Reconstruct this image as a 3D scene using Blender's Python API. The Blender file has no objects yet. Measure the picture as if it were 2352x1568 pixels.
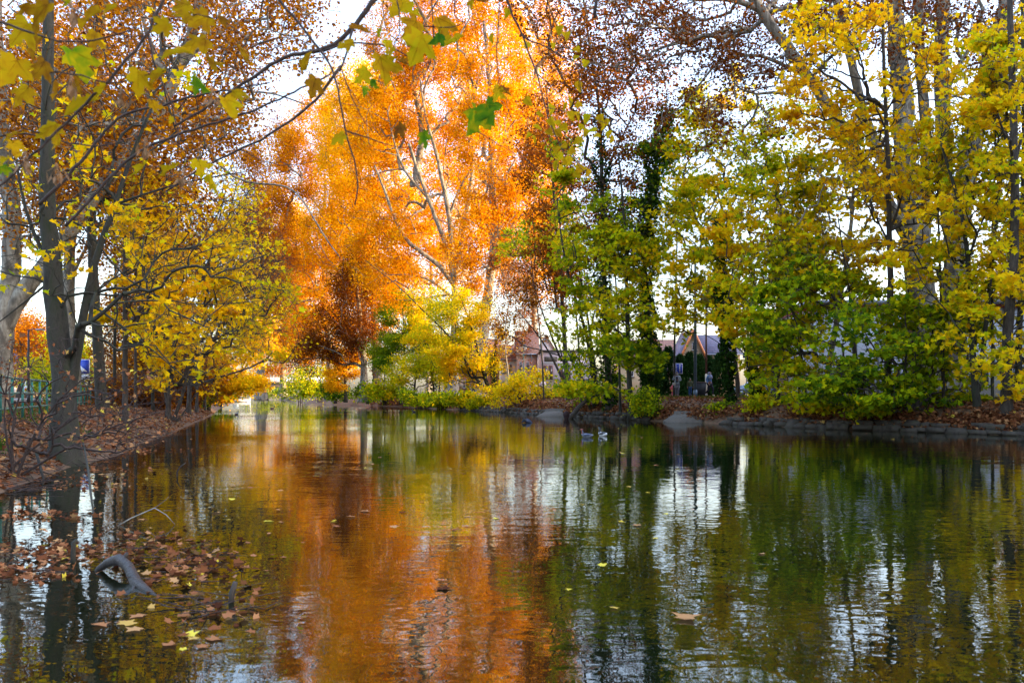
import bpy, bmesh, math, random
import numpy as np
from mathutils import Vector, Matrix

# ------------------------------------------------------------------ camera, sky, sun, exposure
SC = bpy.context.scene
C = SC.collection
F, CH, HZ = 2037.0, 1.6, 906.0          # focal length in photo pixels, eye height, horizon row
cam_d = bpy.data.cameras.new("camera")
cam = bpy.data.objects.new("camera", cam_d)
C.objects.link(cam)
cam.location = (0, 0, CH)
cam.rotation_euler = (math.radians(90), 0, 0)
cam_d.sensor_width = 36
cam_d.lens = 36 * F / 2352
cam_d.shift_y = (HZ - 784) / 2352
cam_d.clip_start = 0.05
cam_d.clip_end = 3000
cam_d.dof.use_dof = True
cam_d.dof.focus_distance = 40
cam_d.dof.aperture_fstop = 3.2
SC.camera = cam

SUN_EL, SUN_AZ = math.radians(12), math.radians(97)     # azimuth from +Y towards +X
world = bpy.data.worlds.new("World")
SC.world = world
world.use_nodes = True
wn, wl = world.node_tree.nodes, world.node_tree.links
bg = wn["Background"]
sky = wn.new("ShaderNodeTexSky")
sky.sky_type = 'NISHITA'
sky.sun_disc = False
sky.sun_elevation = SUN_EL
sky.sun_rotation = SUN_AZ
sky.air_density = 1.0
sky.dust_density = 2.5
sky.ozone_density = 1.0
hs = wn.new("ShaderNodeHueSaturation")          # thin high cloud takes most of the blue out of the sky
hs.inputs["Saturation"].default_value = 0.85
hs.inputs["Value"].default_value = 1.1
wl.new(sky.outputs[0], hs.inputs["Color"])
# sky brightness shaped: boosted overhead for fill light, dimmed near the horizon, faintly violet
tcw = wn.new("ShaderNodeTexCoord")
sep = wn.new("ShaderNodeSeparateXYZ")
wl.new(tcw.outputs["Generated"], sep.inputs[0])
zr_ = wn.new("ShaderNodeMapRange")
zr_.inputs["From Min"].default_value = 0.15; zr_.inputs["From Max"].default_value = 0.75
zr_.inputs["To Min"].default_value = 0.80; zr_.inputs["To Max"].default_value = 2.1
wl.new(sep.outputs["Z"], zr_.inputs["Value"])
cn = wn.new("ShaderNodeTexNoise"); cn.inputs["Scale"].default_value = 3.5; cn.inputs["Detail"].default_value = 5
wl.new(tcw.outputs["Generated"], cn.inputs[0])
cr = wn.new("ShaderNodeMapRange"); cr.inputs["From Min"].default_value = .3; cr.inputs["From Max"].default_value = .7
cr.inputs["To Min"].default_value = .8; cr.inputs["To Max"].default_value = 1.2
wl.new(cn.outputs[0], cr.inputs["Value"])
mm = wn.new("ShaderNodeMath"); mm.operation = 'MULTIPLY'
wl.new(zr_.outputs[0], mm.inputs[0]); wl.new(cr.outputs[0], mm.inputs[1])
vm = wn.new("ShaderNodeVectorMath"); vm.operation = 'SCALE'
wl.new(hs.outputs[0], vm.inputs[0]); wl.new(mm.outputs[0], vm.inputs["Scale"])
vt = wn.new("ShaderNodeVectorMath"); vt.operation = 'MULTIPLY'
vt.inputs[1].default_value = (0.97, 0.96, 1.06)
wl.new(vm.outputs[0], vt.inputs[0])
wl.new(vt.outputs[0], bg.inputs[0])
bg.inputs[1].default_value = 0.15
sun_d = bpy.data.lights.new("sun", 'SUN')
sun = bpy.data.objects.new("sun", sun_d)
C.objects.link(sun)
sun_d.energy = 3.2
sun_d.angle = math.radians(0.5)
sun_d.color = (1.0, 0.70, 0.38)
sdir = Vector((math.sin(SUN_AZ) * math.cos(SUN_EL), math.cos(SUN_AZ) * math.cos(SUN_EL), math.sin(SUN_EL)))
sun.rotation_euler = sdir.to_track_quat('Z', 'Y').to_euler()
SC.view_settings.view_transform = 'Standard'
SC.view_settings.look = 'None'
SC.view_settings.gamma = 1
SC.view_settings.exposure = 2.45
SC.render.engine = 'CYCLES'
cy = SC.cycles
cy.max_bounces = 6
cy.diffuse_bounces = 3
cy.glossy_bounces = 3
cy.transmission_bounces = 3
cy.transparent_max_bounces = 4
cy.caustics_reflective = False
cy.caustics_refractive = False

rng = np.random.default_rng(7)
random.seed(7)


# ------------------------------------------------------------------ helpers
def P(u, v, d):
    """World point seen at photo pixel (u, v) of a 2352 px wide view, d metres ahead."""
    return np.array([(u - 1176) / F * d, d, CH - (v - HZ) / F * d])


def G(u, d, z):
    return np.array([(u - 1176) / F * d, d, z])


def link(o, parent=None):
    C.objects.link(o)
    if parent is not None:
        o.parent = parent
    return o


def tag(o, label=None, cat=None, group=None, kind=None):
    if label: o["label"] = label
    if cat: o["category"] = cat
    if group: o["group"] = group
    if kind: o["kind"] = kind
    return o


def thing(name, label, cat, loc=(0, 0, 0), rz=0.0, group=None):
    o = bpy.data.objects.new(name, None)
    o.empty_display_size = 0.3
    link(o)
    o.location = Vector([float(c) for c in loc])
    o.rotation_euler = (0, 0, rz)
    return tag(o, label, cat, group)


def mesh_np(name, verts, loops, sizes, mat, parent=None, tint=None, smooth=False, offset=None):
    verts = np.asarray(verts, dtype=np.float32).reshape(-1, 3)
    if offset is not None:
        verts = verts - np.asarray(offset, dtype=np.float32)
    loops = np.asarray(loops, dtype=np.int32).ravel()
    sizes = np.asarray(sizes, dtype=np.int32).ravel()
    me = bpy.data.meshes.new(name)
    me.vertices.add(len(verts))
    me.vertices.foreach_set("co", verts.ravel())
    me.loops.add(len(loops))
    me.loops.foreach_set("vertex_index", loops)
    me.polygons.add(len(sizes))
    st = np.zeros(len(sizes), dtype=np.int32)
    st[1:] = np.cumsum(sizes)[:-1]
    me.polygons.foreach_set("loop_start", st)
    me.polygons.foreach_set("loop_total", sizes)
    if smooth:
        me.polygons.foreach_set("use_smooth", np.ones(len(sizes), dtype=bool))
    me.update(calc_edges=True)
    if tint is not None:
        a = me.attributes.new("tint", 'FLOAT', 'FACE')
        a.data.foreach_set("value", np.asarray(tint, dtype=np.float32))
    if mat is not None:
        me.materials.append(mat)
    return link(bpy.data.objects.new(name, me), parent)


def noise3(p, s, seed=0):
    """Cheap smooth pseudo noise in about -1..1."""
    p = np.asarray(p) / s
    r = np.random.default_rng(1000 + seed)
    out = np.zeros(len(p))
    for k in range(6):
        w = r.normal(size=3) * (1.0 + 0.35 * k)
        out += np.sin(p @ w + r.uniform(0, 6.28)) / (1 + 0.25 * k)
    return out / 3.2


# ------------------------------------------------------------------ materials
def newmat(name):
    m = bpy.data.materials.new(name)
    m.use_nodes = True
    n = m.node_tree.nodes
    return m, n, m.node_tree.links, n["Principled BSDF"]


def ramp(n, stops):
    r = n.new("ShaderNodeValToRGB")
    e = r.color_ramp.elements
    while len(e) > 1:
        e.remove(e[0])
    e[0].position, e[0].color = stops[0][0], (*stops[0][1], 1)
    for p, c in stops[1:]:
        x = e.new(p)
        x.color = (*c, 1)
    return r


def mat_leaf(name, stops, transl=0.5):
    m, n, l, p = newmat(name)
    at = n.new("ShaderNodeAttribute")
    at.attribute_name = "tint"
    r = ramp(n, stops)
    l.new(at.outputs["Fac"], r.inputs[0])
    d = n.new("ShaderNodeBsdfDiffuse")
    t = n.new("ShaderNodeBsdfTranslucent")
    mx = n.new("ShaderNodeMixShader")
    mx.inputs[0].default_value = transl
    l.new(r.outputs[0], d.inputs[0])
    l.new(r.outputs[0], t.inputs[0])
    l.new(d.outputs[0], mx.inputs[1])
    l.new(t.outputs[0], mx.inputs[2])
    l.new(mx.outputs[0], n["Material Output"].inputs[0])
    return m


def mat_noise(name, c1, c2, scale=8, rough=0.85, bump=0.3, detail=6, stretch=(1, 1, 1), c3=None, spec=0.3, dist=0.02):
    m, n, l, p = newmat(name)
    tc = n.new("ShaderNodeTexCoord")
    mp = n.new("ShaderNodeMapping")
    mp.inputs["Scale"].default_value = stretch
    l.new(tc.outputs["Object"], mp.inputs[0])
    nz = n.new("ShaderNodeTexNoise")
    nz.inputs["Scale"].default_value = scale
    nz.inputs["Detail"].default_value = detail
    nz.inputs["Roughness"].default_value = 0.65
    l.new(mp.outputs[0], nz.inputs[0])
    st = [(0.32, c1), (0.68, c2)] if c3 is None else [(0.3, c1), (0.5, c2), (0.7, c3)]
    r = ramp(n, st)
    l.new(nz.outputs[0], r.inputs[0])
    l.new(r.outputs[0], p.inputs["Base Color"])
    p.inputs["Roughness"].default_value = rough
    p.inputs["Specular IOR Level"].default_value = spec
    if bump:
        b = n.new("ShaderNodeBump")
        b.inputs["Strength"].default_value = bump
        b.inputs["Distance"].default_value = dist
        l.new(nz.outputs[0], b.inputs["Height"])
        l.new(b.outputs[0], p.inputs["Normal"])
    return m


def mat_plane_bark(name):
    """Mottled flaking bark: patches of cream, tan and grey olive."""
    m, n, l, p = newmat(name)
    tc = n.new("ShaderNodeTexCoord")
    mp = n.new("ShaderNodeMapping")
    mp.inputs["Scale"].default_value = (1, 1, 0.45)
    l.new(tc.outputs["Object"], mp.inputs[0])
    a = n.new("ShaderNodeTexNoise")
    a.inputs["Scale"].default_value = 3.2
    a.inputs["Detail"].default_value = 5
    a.inputs["Distortion"].default_value = 0.6
    l.new(mp.outputs[0], a.inputs[0])
    r = ramp(n, [(0.30, (0.06, 0.05, 0.035)), (0.42, (0.13, 0.112, 0.08)), (0.5, (0.21, 0.185, 0.14)), (0.58, (0.30, 0.275, 0.21)), (0.68, (0.14, 0.125, 0.09))])
    l.new(a.outputs[0], r.inputs[0])
    b = n.new("ShaderNodeTexNoise")
    b.inputs["Scale"].default_value = 16
    b.inputs["Detail"].default_value = 6
    l.new(mp.outputs[0], b.inputs[0])
    mx = n.new("ShaderNodeMixRGB")
    mx.blend_type = 'MULTIPLY'
    mx.inputs[0].default_value = 0.6
    r2 = ramp(n, [(0.35, (0.55, 0.52, 0.48)), (0.6, (1, 1, 1))])
    l.new(b.outputs[0], r2.inputs[0])
    l.new(r.outputs[0], mx.inputs[1])
    l.new(r2.outputs[0], mx.inputs[2])
    l.new(mx.outputs[0], p.inputs["Base Color"])
    p.inputs["Roughness"].default_value = 0.85
    bp = n.new("ShaderNodeBump")
    bp.inputs["Strength"].default_value = 0.4
    bp.inputs["Distance"].default_value = 0.03
    l.new(b.outputs[0], bp.inputs["Height"])
    l.new(bp.outputs[0], p.inputs["Normal"])
    return m


def mat_flat(name, col, rough=0.6, metal=0.0, spec=0.4):
    m, n, l, p = newmat(name)
    nz = n.new("ShaderNodeTexNoise")
    nz.inputs["Scale"].default_value = 9
    nz.inputs["Detail"].default_value = 4
    tc = n.new("ShaderNodeTexCoord")
    l.new(tc.outputs["Object"], nz.inputs[0])
    r = ramp(n, [(0.3, tuple(c * 0.82 for c in col)), (0.7, tuple(min(1, c * 1.1) for c in col))])
    l.new(nz.outputs[0], r.inputs[0])
    l.new(r.outputs[0], p.inputs["Base Color"])
    p.inputs["Roughness"].default_value = rough
    p.inputs["Metallic"].default_value = metal
    p.inputs["Specular IOR Level"].default_value = spec
    return m


M = {}
M['maple'] = mat_leaf("maple_leaf", [(0.0, (0.015, 0.05, 0.008)), (0.22, (0.08, 0.17, 0.008)), (0.42, (0.40, 0.46, 0.006)), (0.62, (0.84, 0.58, 0.006)), (0.82, (0.88, 0.46, 0.006)), (1.0, (0.45, 0.15, 0.012))])
M['plane'] = mat_leaf("plane_leaf", [(0.0, (0.07, 0.020, 0.007)), (0.3, (0.20, 0.055, 0.008)), (0.55, (0.54, 0.19, 0.004)), (0.8, (0.80, 0.37, 0.004)), (1.0, (0.86, 0.52, 0.006))])
M['ivy'] = mat_leaf("ivy_leaf", [(0.0, (0.006, 0.016, 0.005)), (0.5, (0.03, 0.075, 0.012)), (0.85, (0.09, 0.17, 0.015)), (1.0, (0.25, 0.25, 0.02))], 0.2)
M['litter'] = mat_leaf("dead_leaf", [(0.0, (0.05, 0.018, 0.010)), (0.35, (0.17, 0.06, 0.025)), (0.6, (0.32, 0.14, 0.06)), (0.8, (0.42, 0.24, 0.10)), (0.9, (0.50, 0.36, 0.03)), (1.0, (0.60, 0.48, 0.06))], 0.2)
M['conifer'] = mat_leaf("conifer_leaf", [(0.0, (0.006, 0.02, 0.008)), (0.6, (0.035, 0.085, 0.02)), (1.0, (0.08, 0.15, 0.03))], 0.15)
M['grass'] = mat_leaf("grass_blade", [(0.0, (0.02, 0.06, 0.01)), (0.6, (0.07, 0.17, 0.015)), (1.0, (0.22, 0.25, 0.03))], 0.3)
M['bark_plane'] = mat_plane_bark("plane_bark")
M['bark_dark'] = mat_noise("dark_bark", (0.018, 0.014, 0.011), (0.075, 0.06, 0.045), 12, stretch=(1, 1, 0.25), bump=0.6)
M['bark_grey'] = mat_noise("grey_bark", (0.008, 0.0075, 0.005), (0.036, 0.033, 0.023), 7, stretch=(1, 1, 0.35), bump=0.8, c3=(0.018, 0.026, 0.009))
M['bark_pale'] = mat_noise("pale_bark", (0.13, 0.115, 0.09), (0.30, 0.27, 0.21), 9, stretch=(1, 1, 0.4), bump=0.4)
M['twig'] = mat_noise("twig_bark", (0.015, 0.010, 0.009), (0.06, 0.04, 0.03), 20, bump=0.2)
M['soil'] = mat_noise("bank_soil", (0.030, 0.017, 0.010), (0.13, 0.072, 0.038), 3.0, bump=0.8, c3=(0.07, 0.055, 0.022), dist=0.08)
M['mud'] = mat_noise("wet_mud", (0.010, 0.008, 0.006), (0.04, 0.028, 0.018), 6, rough=0.35, bump=0.7, dist=0.03)
M['asphalt'] = mat_noise("asphalt", (0.07, 0.065, 0.065), (0.14, 0.13, 0.125), 30, bump=0.2)
M['paving'] = mat_noise("pale_paving", (0.20, 0.19, 0.185), (0.30, 0.29, 0.28), 10, bump=0.1)
M['concrete'] = mat_noise("old_concrete", (0.035, 0.030, 0.023), (0.11, 0.095, 0.075), 5, bump=0.6, c3=(0.07, 0.06, 0.047))
M['stone'] = mat_noise("bank_stone", (0.012, 0.010, 0.007), (0.05, 0.040, 0.030), 5, bump=0.9, c3=(0.04, 0.042, 0.022))


# ------------------------------------------------------------------ tubes and rings
def tubes(A, B, ra, rb, k):
    """Separate cones from A to B: (verts, loops, sizes)."""
    A, B = np.asarray(A, float), np.asarray(B, float)
    n = len(A)
    t = B - A
    t /= np.linalg.norm(t, axis=1, keepdims=True) + 1e-9
    up = np.where(np.abs(t[:, 2:3]) > 0.9, np.array([[1.0, 0, 0]]), np.array([[0, 0, 1.0]]))
    x = np.cross(t, up)
    x /= np.linalg.norm(x, axis=1, keepdims=True) + 1e-9
    y = np.cross(t, x)
    ang = np.arange(k) * 2 * np.pi / k
    ring = x[:, None] * np.cos(ang)[None, :, None] + y[:, None] * np.sin(ang)[None, :, None]
    va = A[:, None] + ring * np.asarray(ra).reshape(-1, 1, 1)
    vb = B[:, None] + ring * np.asarray(rb).reshape(-1, 1, 1)
    v = np.concatenate([va, vb], 1).reshape(-1, 3)
    i = np.arange(k)
    j = (i + 1) % k
    q = np.stack([i, i + k, j + k, j], 1)
    loops = (q[None] + (np.arange(n) * 2 * k)[:, None, None]).reshape(-1)
    return v, loops, np.full(n * k, 4)


def ringtube(pts, rad, k=10, wob=0.0, seed=0):
    """One continuous skin along a polyline."""
    pts, rad = np.asarray(pts, float), np.asarray(rad, float)
    n = len(pts)
    t = np.gradient(pts, axis=0)
    t /= np.linalg.norm(t, axis=1, keepdims=True) + 1e-9
    ref = np.array([1.0, 0.15, 0]) if abs(t[:, 2]).mean() > 0.5 else np.array([0, 0.1, 1.0])
    x = np.cross(t, ref)
    x /= np.linalg.norm(x, axis=1, keepdims=True) + 1e-9
    y = np.cross(t, x)
    ang = np.arange(k) * 2 * np.pi / k
    ring = x[:, None] * np.cos(ang)[None, :, None] + y[:, None] * np.sin(ang)[None, :, None]
    R = np.repeat(rad[:, None], k, 1)
    v = pts[:, None] + ring * R[..., None]
    if wob:
        nn = noise3(v.reshape(-1, 3), max(rad.mean() * 1.6, 0.05), seed).reshape(n, k)
        v = pts[:, None] + ring * (R * (1 + wob * nn))[..., None]
    i = np.arange(k)
    j = (i + 1) % k
    loops = []
    q = np.stack([i, j, j + k, i + k], 1)
    loops = (q[None] + (np.arange(n - 1) * k)[:, None, None]).reshape(-1)
    sizes = np.full((n - 1) * k, 4)
    caps = np.concatenate([np.arange(k)[::-1], (n - 1) * k + np.arange(k)])
    return v.reshape(-1, 3), np.concatenate([loops, caps]), np.concatenate([sizes, [k, k]])


class Geo:
    def __init__(s):
        s.v, s.l, s.z, s.n = [], [], [], 0

    def add(s, vls):
        v, l, z = vls
        s.v.append(np.asarray(v).reshape(-1, 3))
        s.l.append(np.asarray(l) + s.n)
        s.z.append(np.asarray(z))
        s.n += len(s.v[-1])
        return s

    def box(s, c, size, rz=0.0, taper=1.0):
        x, y, z = np.array(size) / 2.0
        v = np.array([[-x, -y, -z], [x, -y, -z], [x, y, -z], [-x, y, -z], [-x * taper, -y * taper, z], [x * taper, -y * taper, z], [x * taper, y * taper, z], [-x * taper, y * taper, z]])
        cs, sn = math.cos(rz), math.sin(rz)
        v = v @ np.array([[cs, sn, 0], [-sn, cs, 0], [0, 0, 1]]) + np.array(c)
        f = np.array([[0, 3, 2, 1], [4, 5, 6, 7], [0, 1, 5, 4], [1, 2, 6, 5], [2, 3, 7, 6], [3, 0, 4, 7]])
        return s.add((v, f.ravel(), np.full(6, 4)))

    def poly(s, pts):
        return s.add((np.array(pts, float), np.arange(len(pts)), [len(pts)]))

    def prism(s, pts2, y0, y1):
        """Outline in x,z pushed from y0 to y1."""
        k = len(pts2)
        a = np.array([[p[0], y0, p[1]] for p in pts2] + [[p[0], y1, p[1]] for p in pts2], float)
        l = [i for i in range(k)] + [k + i for i in range(k)][::-1]
        z = [k, k]
        for i in range(k):
            j = (i + 1) % k
            l += [j, i, k + i, k + j]
            z.append(4)
        return s.add((a, np.array(l), np.array(z)))

    def tube(s, pts, r, k=8, wob=0.0):
        r = np.full(len(pts), r) if np.isscalar(r) else r
        return s.add(ringtube(pts, r, k, wob))

    def lathe(s, prof, c=(0, 0, 0), k=16):
        pts = np.array([[c[0], c[1], c[2] + z] for r, z in prof])
        ang = np.arange(k) * 2 * np.pi / k
        v = np.array([[c[0] + r * math.cos(a), c[1] + r * math.sin(a), c[2] + z] for r, z in prof for a in ang])
        i = np.arange(k); j = (i + 1) % k
        q = np.stack([i, j, j + k, i + k], 1)
        n = len(prof)
        loops = (q[None] + (np.arange(n - 1) * k)[:, None, None]).reshape(-1)
        caps = np.concatenate([np.arange(k)[::-1], (n - 1) * k + np.arange(k)])
        return s.add((v, np.concatenate([loops, caps]), np.concatenate([np.full((n - 1) * k, 4), [k, k]])))

    def build(s, name, mat, parent=None, smooth=False, offset=None, tint=None):
        return mesh_np(name, np.concatenate(s.v), np.concatenate(s.l), np.concatenate(s.z), mat, parent, tint, smooth, offset)


# ------------------------------------------------------------------ leaves
T_DIAMOND = np.array([[0, 0, 0], [.42, .45, .10], [0, 1, -.05], [-.42, .45, .10]])
T_LOBED = np.array([[0, 0, 0], [.40, .02, .05], [.28, .30, .02], [.60, .52, .10], [.22, .62, .02], [0, 1.0, -.08], [-.22, .62, .02], [-.60, .52, .10], [-.28, .30, .02], [-.40, .02, .05]])
T_OVATE = np.array([[0, 0, 0], [.36, .18, .05], [.40, .42, .06], [.20, .78, .02], [0, 1.0, -.06], [-.20, .78, .02], [-.40, .42, .06], [-.36, .18, .05]])
T_BLADE = np.array([[-.03, 0, 0], [.03, 0, 0], [.02, .6, .05], [0, 1, .2], [-.02, .6, .05]])


def leaves(name, pos, size, tint, template, mat, parent=None, tilt=0.9, droop=0.35, offset=None, r=None, updir=None):
    """Leaf faces at POS; each turned at random, its tip pointing out and DROOPing, its face up with a spread of TILT."""
    r = r or rng
    n = len(pos)
    nrm = r.normal(size=(n, 3)) * tilt + np.array([0, 0, 1.0])
    nrm /= np.linalg.norm(nrm, axis=1, keepdims=True)
    a = r.normal(size=(n, 3)) - np.array([0, 0, droop])
    if updir is not None:
        a = r.normal(size=(n, 3)) * 0.25 + np.asarray(updir)
        nrm = r.normal(size=(n, 3))
    a -= nrm * (a * nrm).sum(1, keepdims=True)
    a /= np.linalg.norm(a, axis=1, keepdims=True) + 1e-9
    x = np.cross(a, nrm)
    x /= np.linalg.norm(x, axis=1, keepdims=True) + 1e-9
    nrm = np.cross(x, a)
    s = np.asarray(size).reshape(-1, 1, 1) * np.ones((n, 1, 1))
    k = len(template)
    curl = r.uniform(0.2, 2.2, size=(n, 1, 1))
    v = pos[:, None] + s * (x[:, None] * template[None, :, 0:1] + a[:, None] * template[None, :, 1:2] + nrm[:, None] * template[None, :, 2:3] * curl)
    return mesh_np(name, v.reshape(-1, 3), np.arange(n * k), np.full(n, k), mat, parent, np.clip(tint, 0, 1), False, offset)


# ------------------------------------------------------------------ trees
def stem_pts(pts, d, r0, r1, flare=1.0, step=0.8, wander=0.0, power=0.8):
    """Polyline of (u, v) or (u, v, extra depth) pixels -> smooth world points and radii."""
    w = np.array([P(p[0], p[1], d + (p[2] if len(p) > 2 else 0)) for p in pts])
    seg = np.linalg.norm(np.diff(w, axis=0), axis=1)
    s = np.concatenate([[0], np.cumsum(seg)])
    n = max(4, int(s[-1] / step) + 1)
    t = np.linspace(0, s[-1], n)
    # Catmull-like smoothing: interpolate, then average a little
    q = np.stack([np.interp(t, s, w[:, i]) for i in range(3)], 1)
    for _ in range(3):
        q[1:-1] = 0.25 * q[:-2] + 0.5 * q[1:-1] + 0.25 * q[2:]
    if wander:
        q[1:-1] += rng.normal(size=(n - 2, 3)) * wander
    f = t / s[-1]
    rad = r0 + (r1 - r0) * f ** power
    if flare > 1:
        rad = rad * (1 + (flare - 1) * np.exp(-t / (r0 * 2.2)))
    return q, rad


def blob_points(blobs, d, rd, n, r, gap=0.15, gapscale=2.2, seed=0):
    """Attractors inside ellipsoids given in pixels; weights follow area; noise leaves gaps."""
    area = np.array([b[2] * b[3] * (b[4] if len(b) > 4 else 1.0) for b in blobs], float)
    cnt = np.maximum(1, (area / area.sum() * n)).astype(int)
    out, which = [], []
    for bi, (b, c) in enumerate(zip(blobs, cnt)):
        got = 0
        tries = 0
        dd = b[5] if len(b) > 5 else 0.0
        while got < c and tries < 12:
            m = r.normal(size=(c * 3 + 8, 3))
            m /= np.linalg.norm(m, axis=1, keepdims=True)
            m *= r.uniform(0, 1, size=(len(m), 1)) ** (1 / 2.6)
            m[:, 1] *= rd
            dep = d + dd + m[:, 1]
            p = np.stack([(b[0] + m[:, 0] * b[2] * 1.12 - 1176) / F * dep, dep, CH - (b[1] + m[:, 2] * b[3] * 1.1 - HZ) / F * dep], 1)
            p = p[noise3(p, gapscale, seed) > gap - 0.6]
            p = p[p[:, 2] > 0.5]
            p = p[:c - got]
            out.append(p)
            got += len(p)
            tries += 1
    return np.concatenate(out)


def tree(name, label, cat, d, stems, blobs, rd=3.0, n=250, leaf=None, bark='bark_dark', bf=0.35, rtip=0.012, group=None,
         ivy=None, twig_len=0.55, twig_n=3, seed=0, gap=0.15, gapscale=2.2, rmax=0.5, minh=0.0, k_trunk=10, flare=1.5, offshoot=None):
    """stems: [(pixels, r0, r1)]; leaf: dict(kind, template, count, size, tint, amp, rand, spread, flat) or a list of them."""
    r = np.random.default_rng(5000 + seed)
    if d < 66 and n > 100:
        n, gap, gapscale = int(n * 1.4), max(gap, 0.5), 1.5
        blobs = [(b[0], b[1], b[2] * 1.15, b[3] * 1.12) + tuple(b[4:]) for b in blobs]
    base = stem_pts(stems[0][0], d, 1, 1)[0][0]
    root = thing(name, label, cat, base, group=group)
    g = Geo()
    pos, par, pl, isst, rad = [], [], [], [], []
    for si, st in enumerate(stems):
        q, rr = stem_pts(st[0], d, st[1], st[2], flare=flare if (si == 0 or (len(st) > 3 and st[3])) else 1.0, step=0.5 if d < 60 else 1.0, wander=st[1] * 0.05)
        if st[0] and (si == 0 or (len(st) > 3 and st[3])):
            q = np.concatenate([[q[0] - np.array([0, 0, 0.5])], q])
            rr = np.concatenate([[rr[0] * 1.15], rr])
        g.add(ringtube(q, rr, k_trunk, 0.10, seed + si))
        o = len(pos)
        acc = 0.0
        for i in range(len(q)):
            pos.append(q[i]); par.append(o + i - 1 if i else -1)
            acc += np.linalg.norm(q[i] - q[i - 1]) if i else (0.0 if si == 0 else 6.0)
            pl.append(acc); isst.append(True); rad.append(rr[i])
    ns = len(pos)
    A = blob_points(blobs, d, rd, n, r, gap, gapscale, seed) if n else np.zeros((0, 3))
    n = len(A)
    pos = np.array(pos + [np.zeros(3)] * n); par = np.array(par + [0] * n); pl = np.array(pl + [0.0] * n)
    if n:
        S = pos[:ns]
        ok = S[:, 2] > base[2] + minh
        ok[-1] = True
        D = np.linalg.norm(A[:, None] - S[None], axis=2)
        # limbs rise: attaching above the attractor costs more
        cost = D * (1 + 0.5 * np.clip((S[None, :, 2] - A[:, None, 2]) / (D + 1e-6), 0, 1)) + bf * pl[None, :ns]
        cost[:, ~ok] = 1e9
        best = cost.argmin(1)
        bc = cost[np.arange(n), best]
        done = np.zeros(n, bool)
        for it in range(n):
            i = int(np.where(done, 1e18, bc).argmin())
            k = ns + it
            pos[k] = A[i]; par[k] = best[i]
            dist = np.linalg.norm(A[i] - pos[best[i]])
            pl[k] = pl[best[i]] + dist
            done[i] = True
            dd = np.linalg.norm(A - A[i], axis=1)
            c2 = dd * (1 + 0.5 * np.clip((A[i][2] - A[:, 2]) / (dd + 1e-6), 0, 1)) + bf * pl[k]
            up = (c2 < bc) & ~done
            bc[up] = c2[up]; best[up] = k
        N = ns + n
        desc = np.ones(N)
        for k in range(N - 1, ns - 1, -1):
            desc[par[k]] += desc[k]
        rk = np.minimum(rtip * desc ** 0.5, rmax)
        rad = np.concatenate([np.array(rad), rk[ns:]])
        idx = np.arange(ns, N)
        pa = par[idx]
        ra = np.minimum(np.minimum(rk[idx] * 1.25, rad[pa]), rmax)
        p0, p1 = pos[pa], pos[idx]
        L = np.linalg.norm(p1 - p0, axis=1, keepdims=True)
        mid = (p0 + p1) / 2 + r.normal(size=p0.shape) * L * 0.07 + np.array([0, 0, 1.0]) * L * 0.05
        rb = rk[idx]
        thick = rb > 0.035
        for msk, kk in ((thick, 7), (~thick, 4)):
            if msk.any():
                g.add(tubes(p0[msk], mid[msk], ra[msk], (ra[msk] + rb[msk]) / 2, kk))
                g.add(tubes(mid[msk], p1[msk], (ra[msk] + rb[msk]) / 2, rb[msk] * 0.9, kk))
        tips = np.where((np.arange(N) >= ns) & (desc <= 6))[0]
        if twig_n and len(tips):
            tt = np.repeat(tips, twig_n)
            s0 = pos[par[tt]] + (pos[tt] - pos[par[tt]]) * r.uniform(0.3, 1.0, size=(len(tt), 1))
            dr = r.normal(size=(len(tt), 3)) + (pos[tt] - pos[par[tt]]) / (np.linalg.norm(pos[tt] - pos[par[tt]], axis=1, keepdims=True) + 1e-6) * 0.9 + np.array([0, 0, -0.1])
            dr /= np.linalg.norm(dr, axis=1, keepdims=True)
            ln = twig_len * r.uniform(0.5, 1.5, size=(len(tt), 1))
            e = s0 + dr * ln
            m2 = (s0 + e) / 2 + r.normal(size=e.shape) * ln * 0.1
            g.add(tubes(s0, m2, np.full(len(tt), rtip * 0.7), np.full(len(tt), rtip * 0.5), 3))
            g.add(tubes(m2, e, np.full(len(tt), rtip * 0.5), np.full(len(tt), rtip * 0.25), 3))
    g.build("trunk", M[bark], root, smooth=True, offset=base)
    if leaf and n:
        lf = leaf if isinstance(leaf, list) else [leaf]
        allp, alls, allt = [], [], []
        for q in lf:
            cand = tips
            cnt = q['count']
            wt = np.exp(r.normal(size=len(cand)) * q.get('clumpy', 0.9))
            pick = cand[r.choice(len(cand), cnt, p=wt / wt.sum())]
            t = r.uniform(0.25, 1.1, size=(cnt, 1))
            sp = q.get('spread', 0.45)
            off = r.normal(size=(cnt, 3)) * sp
            off[:, 2] *= q.get('flat', 0.55)
            off[:, 2] -= sp * 0.25
            pp = pos[par[pick]] + (pos[pick] - pos[par[pick]]) * t + off
            ti = q['tint'] + q.get('amp', 0.12) * noise3(pp, q.get('clump', 2.5), seed + 3) + r.normal(size=cnt) * q.get('rand', 0.09)
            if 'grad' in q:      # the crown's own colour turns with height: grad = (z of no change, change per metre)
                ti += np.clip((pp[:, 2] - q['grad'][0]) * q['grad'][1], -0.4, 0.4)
            keep = pp[:, 2] > 0.12
            allp.append(pp[keep]); alls.append((q['size'] * r.uniform(0.6, 1.25, cnt))[keep]); allt.append(ti[keep])
        q = lf[0]
        leaves("crown", np.concatenate(allp), np.concatenate(alls), np.concatenate(allt), q.get('template', T_DIAMOND), M[q.get('kind', 'maple')], root, q.get('tilt', 0.9), q.get('droop', 0.35), base, r)
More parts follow.
